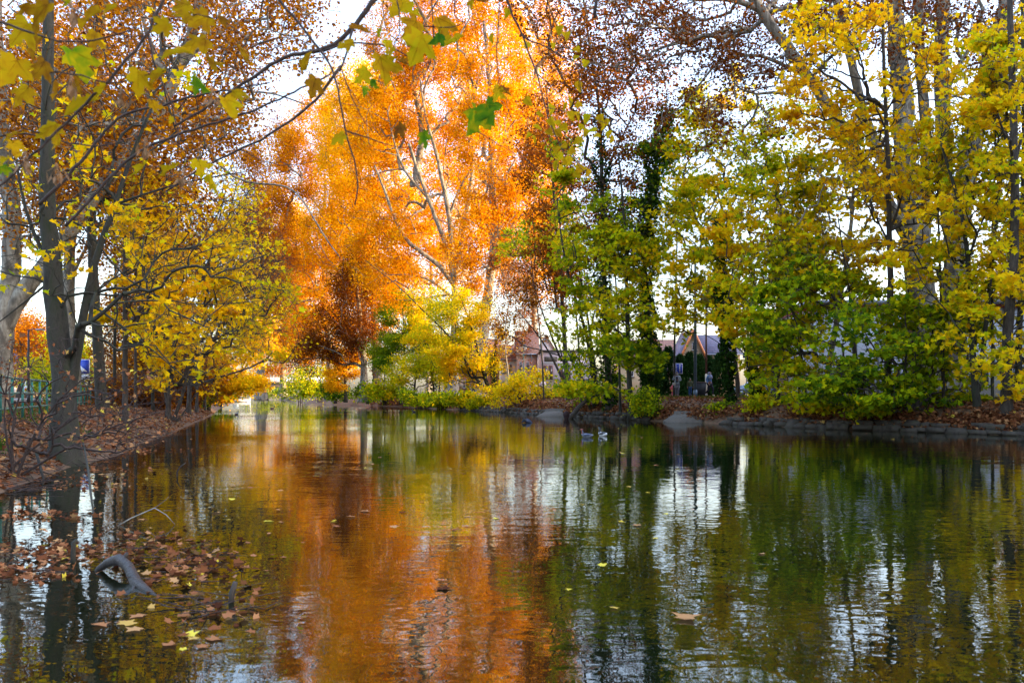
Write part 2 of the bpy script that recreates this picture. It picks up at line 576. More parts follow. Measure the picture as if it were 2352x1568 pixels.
    if ivy:
        q, rr = stem_pts(stems[ivy.get('stem', 0)][0], d, stems[ivy.get('stem', 0)][1], stems[ivy.get('stem', 0)][2])
        f0, f1 = ivy.get('range', (0, 1))
        i0, i1 = int(f0 * (len(q) - 1)), max(int(f1 * (len(q) - 1)), int(f0 * (len(q) - 1)) + 2)
        q = q[i0:i1 + 1]
        c = ivy['count']
        t = r.uniform(0, len(q) - 1.001, c)
        a = t.astype(int)
        pp = q[a] + (q[a + 1] - q[a]) * (t - a)[:, None]
        bulge = ivy['r'] * (0.75 + 0.45 * np.sin(t * 1.1 + seed) * np.sin(t * 0.37 + 2 * seed) + 0.2 * r.uniform(-1, 1, c))
        ang = r.uniform(0, 6.283, c)
        rr2 = bulge * r.uniform(0.35, 1.0, c) ** 0.5
        pp = pp + np.stack([np.cos(ang) * rr2, np.sin(ang) * rr2, r.normal(size=c) * 0.2], 1)
        ti = 0.35 + 0.2 * noise3(pp, 0.8, seed) + r.normal(size=c) * 0.18
        leaves("ivy", pp, ivy.get('size', 0.12) * r.uniform(0.6, 1.3, c), ti, T_LOBED, M['ivy'], root, 1.2, 0.8, base, r)
    return root


def lf(count, size, tint, kind='maple', template=None, spread=0.45, amp=0.12, rand=0.09, flat=0.55, **kw):
    near = kind == 'maple' and template is not None
    kw.setdefault('clumpy', 1.3 if near else 0.6 if kind == 'plane' else 1.0)
    if near: spread, flat = spread * 0.8, flat * 0.75
    size = size * (1.5 if near else 1.15 if kind == 'maple' else 1.0)
    return dict(count=int(count * (0.56 if near else 1.6 if kind == 'maple' else 2.0)), size=size, tint=tint, kind=kind, template=T_DIAMOND if template is None else template, spread=spread, amp=amp, rand=rand, flat=flat, **kw)

# ------------------------------------------------------------------ ground, water, paths
RB = np.array([(40, -20), (31, 12), (25, 25), (21, 32.5), (18.2, 37), (14.7, 41), (11.2, 49), (8.6, 54), (3.9, 64), (-1.9, 83.5), (-16.3, 120), (-30, 150), (-41, 181), (-60, 238), (-80, 300), (-110, 420)], float)
LB = np.array([(-9.5, -20), (-8.6, 5), (-8.4, 14.5), (-9.6, 18.6), (-10.6, 24), (-12.2, 29), (-13.6, 34.7), (-15.4, 41), (-22.6, 66.5), (-30, 90), (-52, 163), (-66, 200), (-80, 238), (-104, 300), (-140, 420)], float)
bounds_r = lambda y: np.interp(y, RB[:, 1], RB[:, 0])
bounds_l = lambda y: np.interp(y, LB[:, 1], LB[:, 0])


def dist_line(p, L):
    best = np.full(len(p), 1e9)
    for a, b in zip(L[:-1], L[1:]):
        ab = b - a
        t = np.clip(((p - a) @ ab) / (ab @ ab), 0, 1)
        best = np.minimum(best, np.linalg.norm(p - a - t[:, None] * ab, axis=1))
    return best


MUD = [(-4.7, 8.7, 1.2, 0.30, 0.31)]


def ground_z(x, y):
    x, y = np.atleast_1d(np.asarray(x, float)), np.atleast_1d(np.asarray(y, float))
    p = np.stack([x, y], 1)
    dr, dl = dist_line(p, RB), dist_line(p, LB)
    right, left = x > bounds_r(y), x < bounds_l(y)
    p3 = np.stack([x, y, x * 0], 1)
    nz = noise3(p3, 1.3, 4) * 0.6 + noise3(p3, 0.45, 5) * 0.4
    zr = np.interp(dr, [0, 0.5, 1.3, 3.0, 5.0, 9], [0.0, 0.38, 0.95, 1.28, 1.40, 1.42]) + nz * np.interp(dr, [0, 0.4, 4, 5.5], [0.03, 0.12, 0.05, 0.0])
    zl = np.interp(dl, [0, 0.35, 1.0, 2.2, 4, 14], [0.0, 0.18, 0.50, 0.88, 1.02, 1.3]) + nz * np.interp(dl, [0, 0.4, 5, 9], [0.04, 0.10, 0.05, 0.0])
    zw = -np.minimum(0.3 * np.minimum(dr, dl), 0.6)
    z = np.where(right, zr, np.where(left, zl, zw))
    for mx, my, sx, sy, a in MUD:
        b = a * np.exp(-((x - mx) / sx) ** 2 - ((y - my) / sy) ** 2) * (1 + 0.35 * nz)
        z = np.where(~right & ~left, np.maximum(z, -0.31 + b * 1.05), z)
    return z


def ground_grid():
    xs = np.unique(np.concatenate([np.linspace(-700, -110, 24), np.arange(-110, -40, 1.5), np.arange(-40, 32, 0.36), np.arange(32, 60, 1.2), np.linspace(60, 700, 24)]))
    ys = [-40.0, -20.0, -8.0]
    y = 0.0
    while y < 1200:
        ys.append(y)
        y += 0.33 if y < 62 else (0.9 if y < 130 else (3.0 if y < 320 else 60))
    ys = np.array(ys)
    X, Y = np.meshgrid(xs, ys)
    Z = ground_z(X.ravel(), Y.ravel())
    nx, ny = len(xs), len(ys)
    v = np.stack([X.ravel(), Y.ravel(), Z], 1)
    i = (np.arange(ny - 1)[:, None] * nx + np.arange(nx - 1)[None]).ravel()
    q = np.stack([i, i + 1, i + nx + 1, i + nx], 1)
    return v, q.ravel(), np.full(len(q), 4)


g_ = ground_grid()
ground = mesh_np("ground", *g_, M['soil'], smooth=True)
tag(ground, kind="structure")


def water_mat():
    m, n, l, p = newmat("river_water")
    tc = n.new("ShaderNodeTexCoord")
    def nz(scale, det, st, rot=0.0, dist=0.0):
        mp = n.new("ShaderNodeMapping")
        mp.inputs["Scale"].default_value = st
        mp.inputs["Rotation"].default_value = (0, 0, rot)
        l.new(tc.outputs["Object"], mp.inputs[0])
        t = n.new("ShaderNodeTexNoise")
        t.inputs["Scale"].default_value = scale
        t.inputs["Detail"].default_value = det
        t.inputs["Roughness"].default_value = 0.45
        t.inputs["Distortion"].default_value = dist
        l.new(mp.outputs[0], t.inputs[0])
        return t
    a = nz(0.9, 2, (0.7, 1.0, 1), 0.25, 0.4)
    b = nz(3.4, 2, (0.65, 1.0, 1), -0.15, 0.6)
    c = nz(10, 1, (0.7, 1.0, 1), 0.1, 0.3)
    def mul(t, f):
        k = n.new("ShaderNodeMath"); k.operation = 'MULTIPLY'
        l.new(t.outputs[0], k.inputs[0]); k.inputs[1].default_value = f
        return k
    s1 = n.new("ShaderNodeMath"); s1.operation = 'ADD'
    s2 = n.new("ShaderNodeMath"); s2.operation = 'ADD'
    l.new(mul(a, 0.7).outputs[0], s1.inputs[0]); l.new(mul(b, 0.42).outputs[0], s1.inputs[1])
    l.new(s1.outputs[0], s2.inputs[0]); l.new(mul(c, 0.13).outputs[0], s2.inputs[1])
    bp = n.new("ShaderNodeBump")
    bp.inputs["Strength"].default_value = 1.0
    bp.inputs["Distance"].default_value = 0.0085
    pm = nz(0.11, 3, (0.35, 1.0, 1), 0.1, 0.5)
    pr = ramp(n, [(0.42, (0.45, 0.45, 0.45)), (0.55, (1.0, 1.0, 1.0)), (0.66, (2.4, 2.4, 2.4))])
    l.new(pm.outputs[0], pr.inputs[0])
    s3 = n.new("ShaderNodeMath"); s3.operation = 'MULTIPLY'
    l.new(s2.outputs[0], s3.inputs[0]); l.new(pr.outputs[0], s3.inputs[1])
    l.new(s3.outputs[0], bp.inputs["Height"])
    p.inputs["Base Color"].default_value = (0.010, 0.013, 0.006, 1)
    p.inputs["Roughness"].default_value = 0.03
    gl = n.new("ShaderNodeBsdfGlossy")
    gl.inputs["Color"].default_value = (0.96, 0.96, 0.94, 1)
    gl.inputs["Roughness"].default_value = 0.0
    df = n.new("ShaderNodeBsdfDiffuse")
    df.inputs["Color"].default_value = (0.004, 0.006, 0.002, 1)
    fr = n.new("ShaderNodeFresnel")
    fr.inputs["IOR"].default_value = 2.1
    mx = n.new("ShaderNodeMixShader")
    l.new(bp.outputs[0], gl.inputs["Normal"])
    l.new(bp.outputs[0], fr.inputs["Normal"])
    l.new(fr.outputs[0], mx.inputs[0]); l.new(df.outputs[0], mx.inputs[1]); l.new(gl.outputs[0], mx.inputs[2])
    l.new(mx.outputs[0], n["Material Output"].inputs[0])
    return m


M['water'] = water_mat()
wx = [-300, 60]
water = mesh_np("water", [(-320, -40, 0), (80, -40, 0), (80, 460, 0), (-320, 460, 0)], [0, 1, 2, 3], [4], M['water'])
tag(water, kind="structure")


def strip(name, L, s0, s1, y0, y1, z, mat, side=1, step=2.0):
    ys = np.arange(y0, y1, step)
    x = np.interp(ys, L[:, 1], L[:, 0])
    p = np.stack([x, ys], 1)
    t = np.gradient(p, axis=0)
    for _ in range(6):
        t[1:-1] = (t[:-2] + t[1:-1] + t[2:]) / 3
    t /= np.linalg.norm(t, axis=1, keepdims=True)
    nrm = np.stack([t[:, 1], -t[:, 0]], 1) * side
    a, b = p + nrm * s0, p + nrm * s1
    n = len(ys)
    v = np.concatenate([np.column_stack([a, np.full(n, z)]), np.column_stack([b, np.full(n, z)])])
    i = np.arange(n - 1)
    q = np.stack([i, i + 1, n + i + 1, n + i], 1)
    o = mesh_np(name, v, q.ravel(), np.full(n - 1, 4), mat)
    return tag(o, kind="structure")


strip("path", RB, 6.2, 9.4, 30, 135, 1.455, M['asphalt'])
strip("road", LB, 8.0, 14.0, 10, 56, 1.36, M['paving'], side=-1)


# ------------------------------------------------------------------ trees
def brk(c, **k): return lf(c, k.pop('size', 0.17), k.pop('tint', 0.3), kind='plane', **k)


G_AV = "plane trees lit by the sun behind the river bend"
# sunlit planes round the bend
tree("plane_tree", "broad sunlit orange plane tree with pale forked limbs, tallest at the river bend", "tree", 105,
     [([(1040, 915), (1044, 800), (1046, 700), (1045, 640), (1036, 590), (1018, 545), (1000, 500), (985, 455), (961, 400), (940, 330)], 0.62, 0.16),
      ([(1045, 645), (1038, 548), (1027, 466), (1013, 398), (999, 340), (977, 270), (965, 180)], 0.42, 0.10),
      ([(1045, 640), (1060, 562), (1075, 470), (1087, 383), (1085, 280), (1075, 170), (1065, 60)], 0.42, 0.10),
      ([(1046, 660), (1016, 611), (960, 575), (928, 551), (905, 500), (885, 440), (860, 380)], 0.36, 0.10),
      ([(1046, 690), (990, 640), (940, 628), (890, 632)], 0.2, 0.06), ([(1030, 500), (1060, 420), (1110, 350), (1150, 300)], 0.2, 0.06), ([(985, 455), (930, 400), (905, 330), (890, 260)], 0.2, 0.06), ([(1075, 470), (1105, 420), (1125, 390)], 0.16, 0.06)],
     [(1040, 190, 200, 190, 1, 5), (940, 360, 140, 210, 1, 5), (1040, 430, 120, 170, .8, 6), (900, 560, 110, 120, 1, 4), (1000, 60, 190, 120, 1, 4), (1000, -130, 230, 130), (960, 640, 120, 70, .8, 4), (860, 260, 90, 150, .9, 3)],
     rd=7, n=1000, leaf=lf(66000, 0.241, 0.73, kind='plane', spread=0.6, flat=1.0, amp=0.16, rand=0.12, clump=4), bark='bark_plane', rtip=0.022, twig_len=1.0, seed=1, minh=12, gapscale=4)
tree("plane_tree", "sunlit orange plane tree with a straight thick trunk behind the leaning yellow tree", "tree", 98,
     [([(1100, 915), (1106, 830), (1112, 740), (1120, 671), (1134, 590), (1138, 540), (1132, 470), (1128, 400), (1130, 300), (1124, 180), (1112, 50)], 0.75, 0.16),
      ([(1137, 550), (1160, 480), (1188, 430), (1205, 360), (1215, 280), (1222, 190)], 0.38, 0.10),
      ([(1130, 620), (1175, 560), (1215, 530), (1250, 515)], 0.16, 0.05)],
     [(1160, 150, 140, 190), (1180, -120, 150, 140), (1220, 380, 85, 170), (1130, 330, 90, 150), (1215, 560, 80, 90, .8), (1130, 480, 80, 100), (1080, 600, 90, 70)],
     rd=6, n=700, leaf=lf(44000, 0.230, 0.71, kind='plane', spread=0.55, flat=1.0, amp=0.16, rand=0.12, clump=4), bark='bark_plane', rtip=0.022, twig_len=1.0, seed=2, minh=12, gapscale=4)
tree("plane_tree", "sunlit orange plane tree left of the tallest, its lower crown brown and shaded", "tree", 124,
     [([(868, 914), (866, 840), (862, 740), (850, 640), (845, 520), (848, 400), (852, 280)], 0.75, 0.12),
      ([(862, 760), (880, 660), (900, 580), (905, 500)], 0.25, 0.06)],
     [(840, 380, 110, 200), (790, 520, 90, 140), (830, 240, 100, 110), (850, 660, 90, 110)],
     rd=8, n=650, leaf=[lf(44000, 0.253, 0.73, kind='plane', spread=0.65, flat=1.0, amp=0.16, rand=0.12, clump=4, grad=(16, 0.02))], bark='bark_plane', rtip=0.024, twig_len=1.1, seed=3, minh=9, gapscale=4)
tree("plane_tree", "dull brown plane tree with a hanging skirt of dry leaves in the avenue", "tree", 118,
     [([(837, 914), (836, 840), (830, 760), (822, 680), (815, 600)], 0.6, 0.15)],
     [(810, 690, 60, 120), (830, 780, 60, 65), (765, 760, 60, 80), (700, 800, 60, 55)],
     rd=4, n=200, leaf=lf(20000, 0.2, 0.24, kind='plane', spread=0.6, flat=1.2, amp=0.10, rand=0.12, clump=3), bark='bark_plane', rtip=0.02, twig_len=0.9, seed=4, minh=4)
tree("plane_tree", "sunlit orange plane tree over the bend of the river, short leaning limbs on show", "tree", 142,
     [([(760, 912), (758, 830), (752, 740), (745, 640), (742, 520), (748, 400)], 0.7, 0.12),
      ([(752, 740), (725, 640), (705, 570), (690, 500)], 0.3, 0.06), ([(748, 680), (770, 590), (785, 500)], 0.25, 0.06)],
     [(730, 470, 105, 180), (690, 610, 85, 130), (750, 320, 95, 130), (770, 620, 70, 130), (720, 740, 90, 90)],
     rd=9, n=600, leaf=lf(44000, 0.275, 0.71, kind='plane', spread=0.7, flat=1.0, amp=0.16, rand=0.12, clump=5), bark='bark_plane', rtip=0.025, twig_len=1.2, seed=5, minh=8, gapscale=4)
tree("plane_tree", "farthest sunlit orange plane tree, low over the bridge", "tree", 185,
     [([(650, 905), (650, 830), (655, 740), (652, 640), (648, 540)], 0.7, 0.12), ([(652, 760), (680, 690), (700, 620)], 0.3, 0.06)],
     [(650, 600, 80, 160), (610, 680, 60, 110), (690, 690, 60, 110), (640, 790, 90, 60), (720, 790, 60, 60)],
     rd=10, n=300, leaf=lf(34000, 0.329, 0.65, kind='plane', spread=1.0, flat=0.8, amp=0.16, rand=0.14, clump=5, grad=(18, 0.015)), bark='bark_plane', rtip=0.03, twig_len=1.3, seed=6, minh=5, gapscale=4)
tree("plane_tree", "orange plane tree on the far left bank above the yellow maples", "tree", 120,
     [([(600, 912), (598, 820), (600, 720), (605, 600), (612, 480)], 0.6, 0.12), ([(600, 720), (570, 640), (545, 560)], 0.25, 0.06)],
     [(600, 450, 90, 130), (560, 590, 90, 130), (640, 380, 60, 110), (620, 640, 50, 80)],
     rd=8, n=280, leaf=lf(24000, 0.241, 0.57, kind='plane', spread=0.75, flat=0.8, amp=0.16, rand=0.14, clump=4), bark='bark_plane', rtip=0.024, twig_len=1.1, seed=7, minh=8, gapscale=4)

tree("plane_tree", "orange plane tree mostly hidden behind the broad tallest one", "tree", 165,
     [([(985, 905), (985, 800), (990, 650), (985, 500)], 0.6, 0.12)], [(980, 500, 150, 190), (1085, 560, 90, 150), (900, 640, 90, 120), (1000, 260, 170, 150), (870, 420, 90, 150)], rd=8, n=420,
     leaf=lf(34000, 0.329, 0.69, kind='plane', spread=0.9, flat=0.8, amp=0.16, rand=0.12, clump=5), bark='bark_plane', rtip=0.025, twig_len=1.2, seed=8, minh=8, gapscale=4)
tree("plane_tree", "orange plane tree right of the straight thick trunk, behind dark twigs", "tree", 128,
     [([(1232, 905), (1230, 800), (1225, 680), (1228, 520), (1235, 380)], 0.55, 0.12)], [(1240, 330, 85, 230), (1225, 580, 75, 120), (1270, 160, 90, 160, .8), (1180, 480, 60, 140)], rd=7, n=460,
     leaf=lf(24000, 0.264, 0.63, kind='plane', spread=0.8, flat=0.8, amp=0.18, rand=0.13, clump=4), bark='bark_plane', rtip=0.025, twig_len=1.2, seed=9, minh=12, gapscale=4)

# left bank
tree("plane_tree", "huge old plane tree at the left edge with one limb arching over the bank", "tree", 30,
     [([(-14, 985), (-6, 900), (0, 830), (5, 760), (22, 660), (30, 560), (22, 450), (8, 340), (0, 200), (-10, 20), (-15, -120)], 0.42, 0.14),
      ([(5, 770), (35, 690), (75, 640), (118, 590), (165, 525), (212, 460), (258, 395), (302, 345), (352, 285), (395, 195), (430, 110), (462, 20), (490, -90)], 0.30, 0.15),
      ([(395, 195), (430, 130), (500, 70), (560, 40), (640, 45), (720, 30)], 0.09, 0.03),
      ([(352, 285), (450, 250), (540, 210), (620, 205), (700, 240)], 0.06, 0.02),
      ([(455, 290), (475, 340), (490, 372), (520, 405), (560, 425), (628, 430), (642, 410), (668, 412), (695, 450), (715, 490), (742, 548), (780, 590)], 0.05, 0.02)],
     [(140, 160, 220, 220), (320, 60, 220, 120), (430, 240, 130, 150), (60, 380, 120, 150), (590, 110, 190, 120, .8), (250, 380, 150, 120), (300, -150, 350, 160, .8), (700, -60, 150, 110, .5)],
     rd=6, n=800, leaf=brk(17500, size=0.125, tint=0.42, spread=0.36, flat=0.8, amp=0.14, rand=0.14), bark='bark_plane', rtip=0.009, twig_len=0.55, twig_n=4, seed=11, minh=5, gap=0.3)
tree("plane_tree", "tall straight grey plane tree behind the forked trunk on the left bank", "tree", 38,
     [([(238, 960), (232, 900), (228, 830), (219, 700), (212, 560), (208, 400), (212, 250), (222, 100), (226, -80)], 0.24, 0.13)],
     [(250, 230, 170, 230), (380, 330, 150, 150), (490, 150, 140, 150, .7), (120, 300, 120, 220), (350, -160, 250, 150, .7)],
     rd=6, n=480, leaf=brk(17000, size=0.14, tint=0.46, spread=0.42, flat=0.8, amp=0.16, rand=0.16), bark='bark_grey', rtip=0.010, twig_len=0.6, twig_n=4, seed=12, minh=7, gap=0.25)
tree("plane_tree", "pale leaning plane trunk seen between the two stems of the forked tree", "tree", 44,
     [([(172, 955), (168, 850), (163, 770), (156, 680), (160, 560), (178, 450), (205, 330), (225, 180), (240, 0)], 0.34, 0.16),
      ([(158, 650), (180, 600), (200, 560), (235, 520)], 0.12, 0.05)],
     [(200, 420, 180, 160), (330, 480, 140, 130), (100, 200, 150, 180)],
     rd=7, n=300, leaf=brk(13000, size=0.16, tint=0.48, spread=0.5, flat=0.8, amp=0.16, rand=0.15), bark='bark_plane', rtip=0.012, twig_len=0.7, seed=13, minh=9, gap=0.25)
tree("maple_tree", "forked mossy grey tree standing at the water's edge on the left bank", "tree", 20,
     [([(148, 1078), (146, 1030), (150, 980), (152, 920), (142, 840), (130, 760), (122, 660), (114, 560), (106, 440), (110, 320), (112, 180), (110, 40), (106, -100)], 0.30, 0.085),
      ([(158, 930), (172, 860), (180, 790), (190, 726), (207, 640), (216, 600), (228, 551), (250, 505), (274, 463), (290, 404), (300, 345), (330, 290), (352, 240)], 0.13, 0.025),
      ([(118, 620), (90, 570), (60, 500), (40, 420), (35, 330)], 0.05, 0.02),
      ([(270, 468), (320, 440), (400, 430), (480, 400), (560, 395)], 0.03, 0.01),
      ([(112, 500), (170, 470), (210, 520), (240, 600), (300, 660), (380, 700), (480, 705), (600, 690)], 0.03, 0.008),
      ([(195, 690), (250, 720), (330, 790), (400, 840), (450, 890)], 0.03, 0.008),
      ([(122, 640), (60, 690), (20, 730), (-30, 760)], 0.03, 0.01)],
     [(330, 560, 260, 220), (150, 330, 200, 200), (480, 700, 180, 150), (60, 560, 100, 120), (250, 150, 230, 120)],
     rd=2.2, n=520, leaf=lf(1500, 0.10, 0.66, template=T_LOBED, spread=0.18, amp=0.1, rand=0.12), bark='bark_grey', rtip=0.0045, twig_len=0.45, twig_n=3, seed=14, minh=1.2, k_trunk=14, flare=1.55)
tree("maple_tree", "thin straight dark maple with a mossy stem and bright yellow leaves", "tree", 33,
     [([(288, 985), (287, 900), (288, 780), (287, 640), (288, 500), (285, 380), (290, 250)], 0.11, 0.05),
      ([(288, 720), (330, 640), (380, 560), (420, 480)], 0.05, 0.02)],
     [(400, 560, 130, 130), (350, 700, 100, 90), (430, 740, 110, 90), (330, 460, 90, 90, .6)],
     rd=3, n=300, leaf=lf(6000, 0.13, 0.70, template=T_LOBED, spread=0.34, amp=0.10, rand=0.09, flat=0.35), bark='bark_dark', rtip=0.008, seed=15, minh=3)
tree("maple_tree", "many stemmed yellow maple on the left bank before the bend", "tree", 44,
     [([(385, 975), (388, 900), (400, 830), (405, 720), (395, 600), (400, 470), (420, 350)], 0.13, 0.04),
      ([(392, 970), (375, 880), (372, 780), (360, 680)], 0.09, 0.03, True), ([(398, 970), (425, 890), (440, 800), (470, 700), (490, 600)], 0.09, 0.03, True),
      ([(402, 972), (440, 930), (460, 880)], 0.06, 0.02, True)],
     [(430, 600, 130, 150), (480, 750, 120, 100), (400, 800, 90, 80), (540, 690, 80, 90), (440, 880, 80, 45)],
     rd=4, n=380, leaf=lf(7000, 0.15, 0.70, template=T_LOBED, spread=0.36, amp=0.12, rand=0.09, flat=0.4), bark='bark_dark', rtip=0.010, twig_len=0.9, twig_n=5, seed=16, minh=1.5)
tree("maple_tree", "bare twiggy maple sweeping its yellow sprays out over the left water", "tree", 56,
     [([(432, 962), (436, 880), (445, 780), (470, 650), (500, 520), (520, 430)], 0.15, 0.04), ([(440, 850), (490, 800), (560, 760), (630, 740)], 0.06, 0.015),
      ([(450, 770), (520, 690), (590, 640), (640, 610)], 0.06, 0.015)],
     [(540, 620, 110, 130), (560, 770, 110, 70), (500, 480, 90, 100), (620, 690, 60, 70, .6)],
     rd=5, n=420, leaf=lf(2600, 0.20, 0.70, spread=0.45, amp=0.14, rand=0.1, flat=0.5), bark='bark_dark', rtip=0.012, twig_len=1.2, twig_n=6, seed=17, minh=2)
tree("maple_tree", "low golden maple leaning over the water in front of the bridge", "tree", 78,
     [([(478, 938), (485, 890), (505, 850), (535, 820)], 0.16, 0.05), ([(482, 905), (470, 840), (480, 780)], 0.1, 0.03)],
     [(530, 840, 60, 45), (560, 880, 45, 28), (490, 850, 60, 60), (600, 790, 55, 30, .7), (580, 760, 60, 40, .7), (505, 900, 40, 20), (480, 890, 45, 40)],
     rd=4, n=240, leaf=lf(12000, 0.20, 0.72, spread=0.5, amp=0.1, rand=0.08, flat=0.55), bark='bark_dark', rtip=0.013, twig_len=0.9, seed=18, minh=1)
tree("bare_shrub", "leafless thicket of thin dark branches on the left bank by the railing", "shrub", 16.5,
     [([(40, 1090), (60, 1010), (95, 950), (140, 900), (180, 860), (240, 840)], 0.03, 0.008), ([(30, 1085), (10, 1000), (20, 930), (60, 870), (80, 820)], 0.03, 0.008, True),
      ([(50, 1090), (130, 1040), (220, 990), (300, 960), (390, 940)], 0.028, 0.006, True), ([(20, 1080), (100, 1000), (200, 935), (290, 900), (360, 850)], 0.025, 0.005, True),
      ([(30, 1075), (-10, 960), (30, 850), (30, 770)], 0.025, 0.005, True)],
     [(150, 880, 160, 110), (300, 930, 110, 80), (60, 780, 90, 90), (200, 1010, 160, 50)],
     rd=1.4, n=300, leaf=lf(170, 0.075, 0.62, kind='litter', template=T_LOBED, spread=0.08, amp=0.1, rand=0.2), bark='twig', rtip=0.0032, twig_len=0.35, twig_n=3, seed=19, flare=1.1)
tree("background_tree", "hazy rust brown tree far behind the railing at left", "tree", 92,
     [([(52, 905), (50, 830), (58, 740)], 0.4, 0.1)], [(50, 790, 70, 70), (110, 800, 50, 60), (20, 760, 50, 50)], rd=5, n=160,
     leaf=brk(9000, size=0.2, tint=0.45, spread=0.8, flat=0.9, amp=0.2), bark='bark_dark', rtip=0.02, twig_len=1, seed=20, minh=2)
tree("background_tree", "yellow green tree beside the parked van at left", "tree", 82,
     [([(118, 905), (118, 850), (122, 800)], 0.25, 0.08)], [(115, 840, 45, 50), (150, 800, 40, 60), (190, 850, 30, 50)], rd=4, n=120,
     leaf=lf(7000, 0.2, 0.45, spread=0.7, amp=0.15), bark='bark_dark', rtip=0.02, seed=21, minh=1)
tree("background_tree", "brown tree filling the gap between the left trunks", "tree", 75,
     [([(330, 920), (330, 800), (325, 650)], 0.3, 0.08)], [(320, 700, 60, 150), (260, 760, 40, 110), (370, 640, 60, 140)], rd=5, n=200,
     leaf=brk(11000, size=0.2, tint=0.42, spread=0.8, flat=0.9, amp=0.2), bark='bark_grey', rtip=0.018, twig_len=1, seed=22, minh=3)

tree("background_tree", "grey brown tree with bare twigs behind the many stemmed yellow maple", "tree", 66,
     [([(352, 925), (350, 840), (356, 740), (350, 640)], 0.22, 0.07), ([(410, 925), (412, 840), (420, 760)], 0.15, 0.05, True), ([(318, 925), (316, 850), (322, 760)], 0.15, 0.05, True)],
     [(360, 760, 70, 100), (410, 830, 60, 60), (310, 850, 50, 50), (450, 860, 50, 45)], rd=5, n=300, leaf=brk(9000, size=0.19, tint=0.36, spread=0.6, flat=0.9, amp=0.2, rand=.16), bark='bark_grey', rtip=0.015, twig_len=1.0, twig_n=5, seed=23, minh=1)
for i, (u, v, ru, rv, d, t, lab) in enumerate([(255, 905, 45, 28, 48, .30, "brown scrub at the foot of the grey trunks on the left bank"), (335, 915, 45, 28, 50, .26, "low rusty scrub behind the many stemmed yellow maple"), (425, 905, 40, 32, 68, .34, "brown bramble on the left bank under the sweeping sprays"), (180, 915, 40, 18, 52, .40, "dull hedge plant below the blue and white panel sign")]):
    tree("bank_shrub", lab, "shrub", d, [([(u + dx * .3, v + rv), (u + dx * .6, v), (u + dx, v - rv * .6)], 0.03, 0.01, True) for dx in (0, ru * .6, -ru * .6)], [(u, v, ru, rv)], rd=1.6, n=110,
         leaf=lf(2600, .14, t, kind='plane' if i < 3 else 'maple', spread=.35, amp=.15, rand=.15), bark='twig', rtip=0.008, twig_n=5, seed=110 + i, flare=1.0)

# right bank, from the bend towards the camera
tree("locust_tree", "feathery lime green tree among the sunlit planes", "tree", 112,
     [([(921, 920), (925, 860), (930, 800), (925, 720), (922, 660)], 0.16, 0.04), ([(881, 915), (884, 850), (892, 780)], 0.12, 0.04, True)],
     [(915, 730, 48, 80), (895, 800, 45, 60), (960, 760, 35, 70, .7)], rd=4, n=170, leaf=lf(20000, 0.16, 0.30, spread=0.55, amp=0.08, rand=0.06), bark='bark_dark', rtip=0.014, seed=31, minh=2.5)
tree("maple_tree", "small brilliant yellow tree hanging over the far right bank", "tree", 128,
     [([(794, 916), (793, 880), (790, 840), (785, 800)], 0.2, 0.05)],
     [(792, 835, 42, 40), (775, 872, 25, 25), (815, 810, 30, 30)], rd=3, n=110, leaf=lf(8500, 0.2, 0.76, spread=0.5, amp=0.05, rand=0.06), bark='bark_grey', rtip=0.015, seed=32, minh=2)
tree("maple_tree", "yellow maple with two thin straight trunks before the orange avenue", "tree", 108,
     [([(950, 924), (952, 890), (958, 833), (955, 770)], 0.16, 0.05), ([(998, 930), (996, 880), (985, 820), (975, 760)], 0.16, 0.05, True), ([(1006, 930), (1012, 870), (1005, 810)], 0.12, 0.04, True)],
     [(975, 800, 55, 60), (940, 850, 50, 45), (1010, 850, 50, 55), (980, 740, 50, 40, .7)], rd=4, n=200, leaf=lf(15000, 0.18, 0.52, spread=0.5, amp=0.14, rand=0.09),
     bark='bark_dark', rtip=0.014, seed=33, minh=1, ivy=dict(stem=1, count=1200, r=0.4, size=0.16))
tree("maple_tree", "yellow tree leaning far out over the bend with two crossing dark stems", "tree", 88,
     [([(1140, 940), (1132, 915), (1121, 893), (1107, 846), (1098, 805), (1080, 740), (1060, 690)], 0.26, 0.05),
      ([(1124, 900), (1104, 884), (1091, 876), (1079, 852), (1070, 824), (1052, 800), (1030, 768), (1010, 748), (967, 710), (920, 660), (870, 620), (838, 598)], 0.14, 0.025),
      ([(1143, 938), (1136, 890), (1130, 840), (1140, 780)], 0.12, 0.04, True)],
     [(1060, 730, 80, 70), (1010, 790, 70, 60), (1100, 800, 60, 70), (1000, 690, 60, 45, .7), (1130, 870, 45, 40), (1060, 840, 60, 40)],
     rd=4, n=320, leaf=lf(19000, 0.17, 0.58, spread=0.45, amp=0.12, rand=0.09, flat=0.45), bark='bark_grey', rtip=0.012, twig_len=0.8, seed=34, minh=1.5, ivy=dict(stem=2, count=900, r=0.4, size=0.14))
tree("birch_tree", "slender pale stemmed tree with a few leaves before the salmon house", "tree", 84,
     [([(1176, 938), (1172, 890), (1163, 830), (1158, 770), (1165, 710), (1180, 650)], 0.10, 0.03), ([(1190, 940), (1178, 900), (1164, 870)], 0.07, 0.04, True)],
     [(1190, 690, 60, 90), (1170, 780, 45, 60, .6), (1200, 620, 50, 60)], rd=3, n=200, leaf=brk(3000, size=0.15, tint=0.25, spread=0.45), bark='bark_pale', rtip=0.011, twig_n=4, seed=35, minh=4)
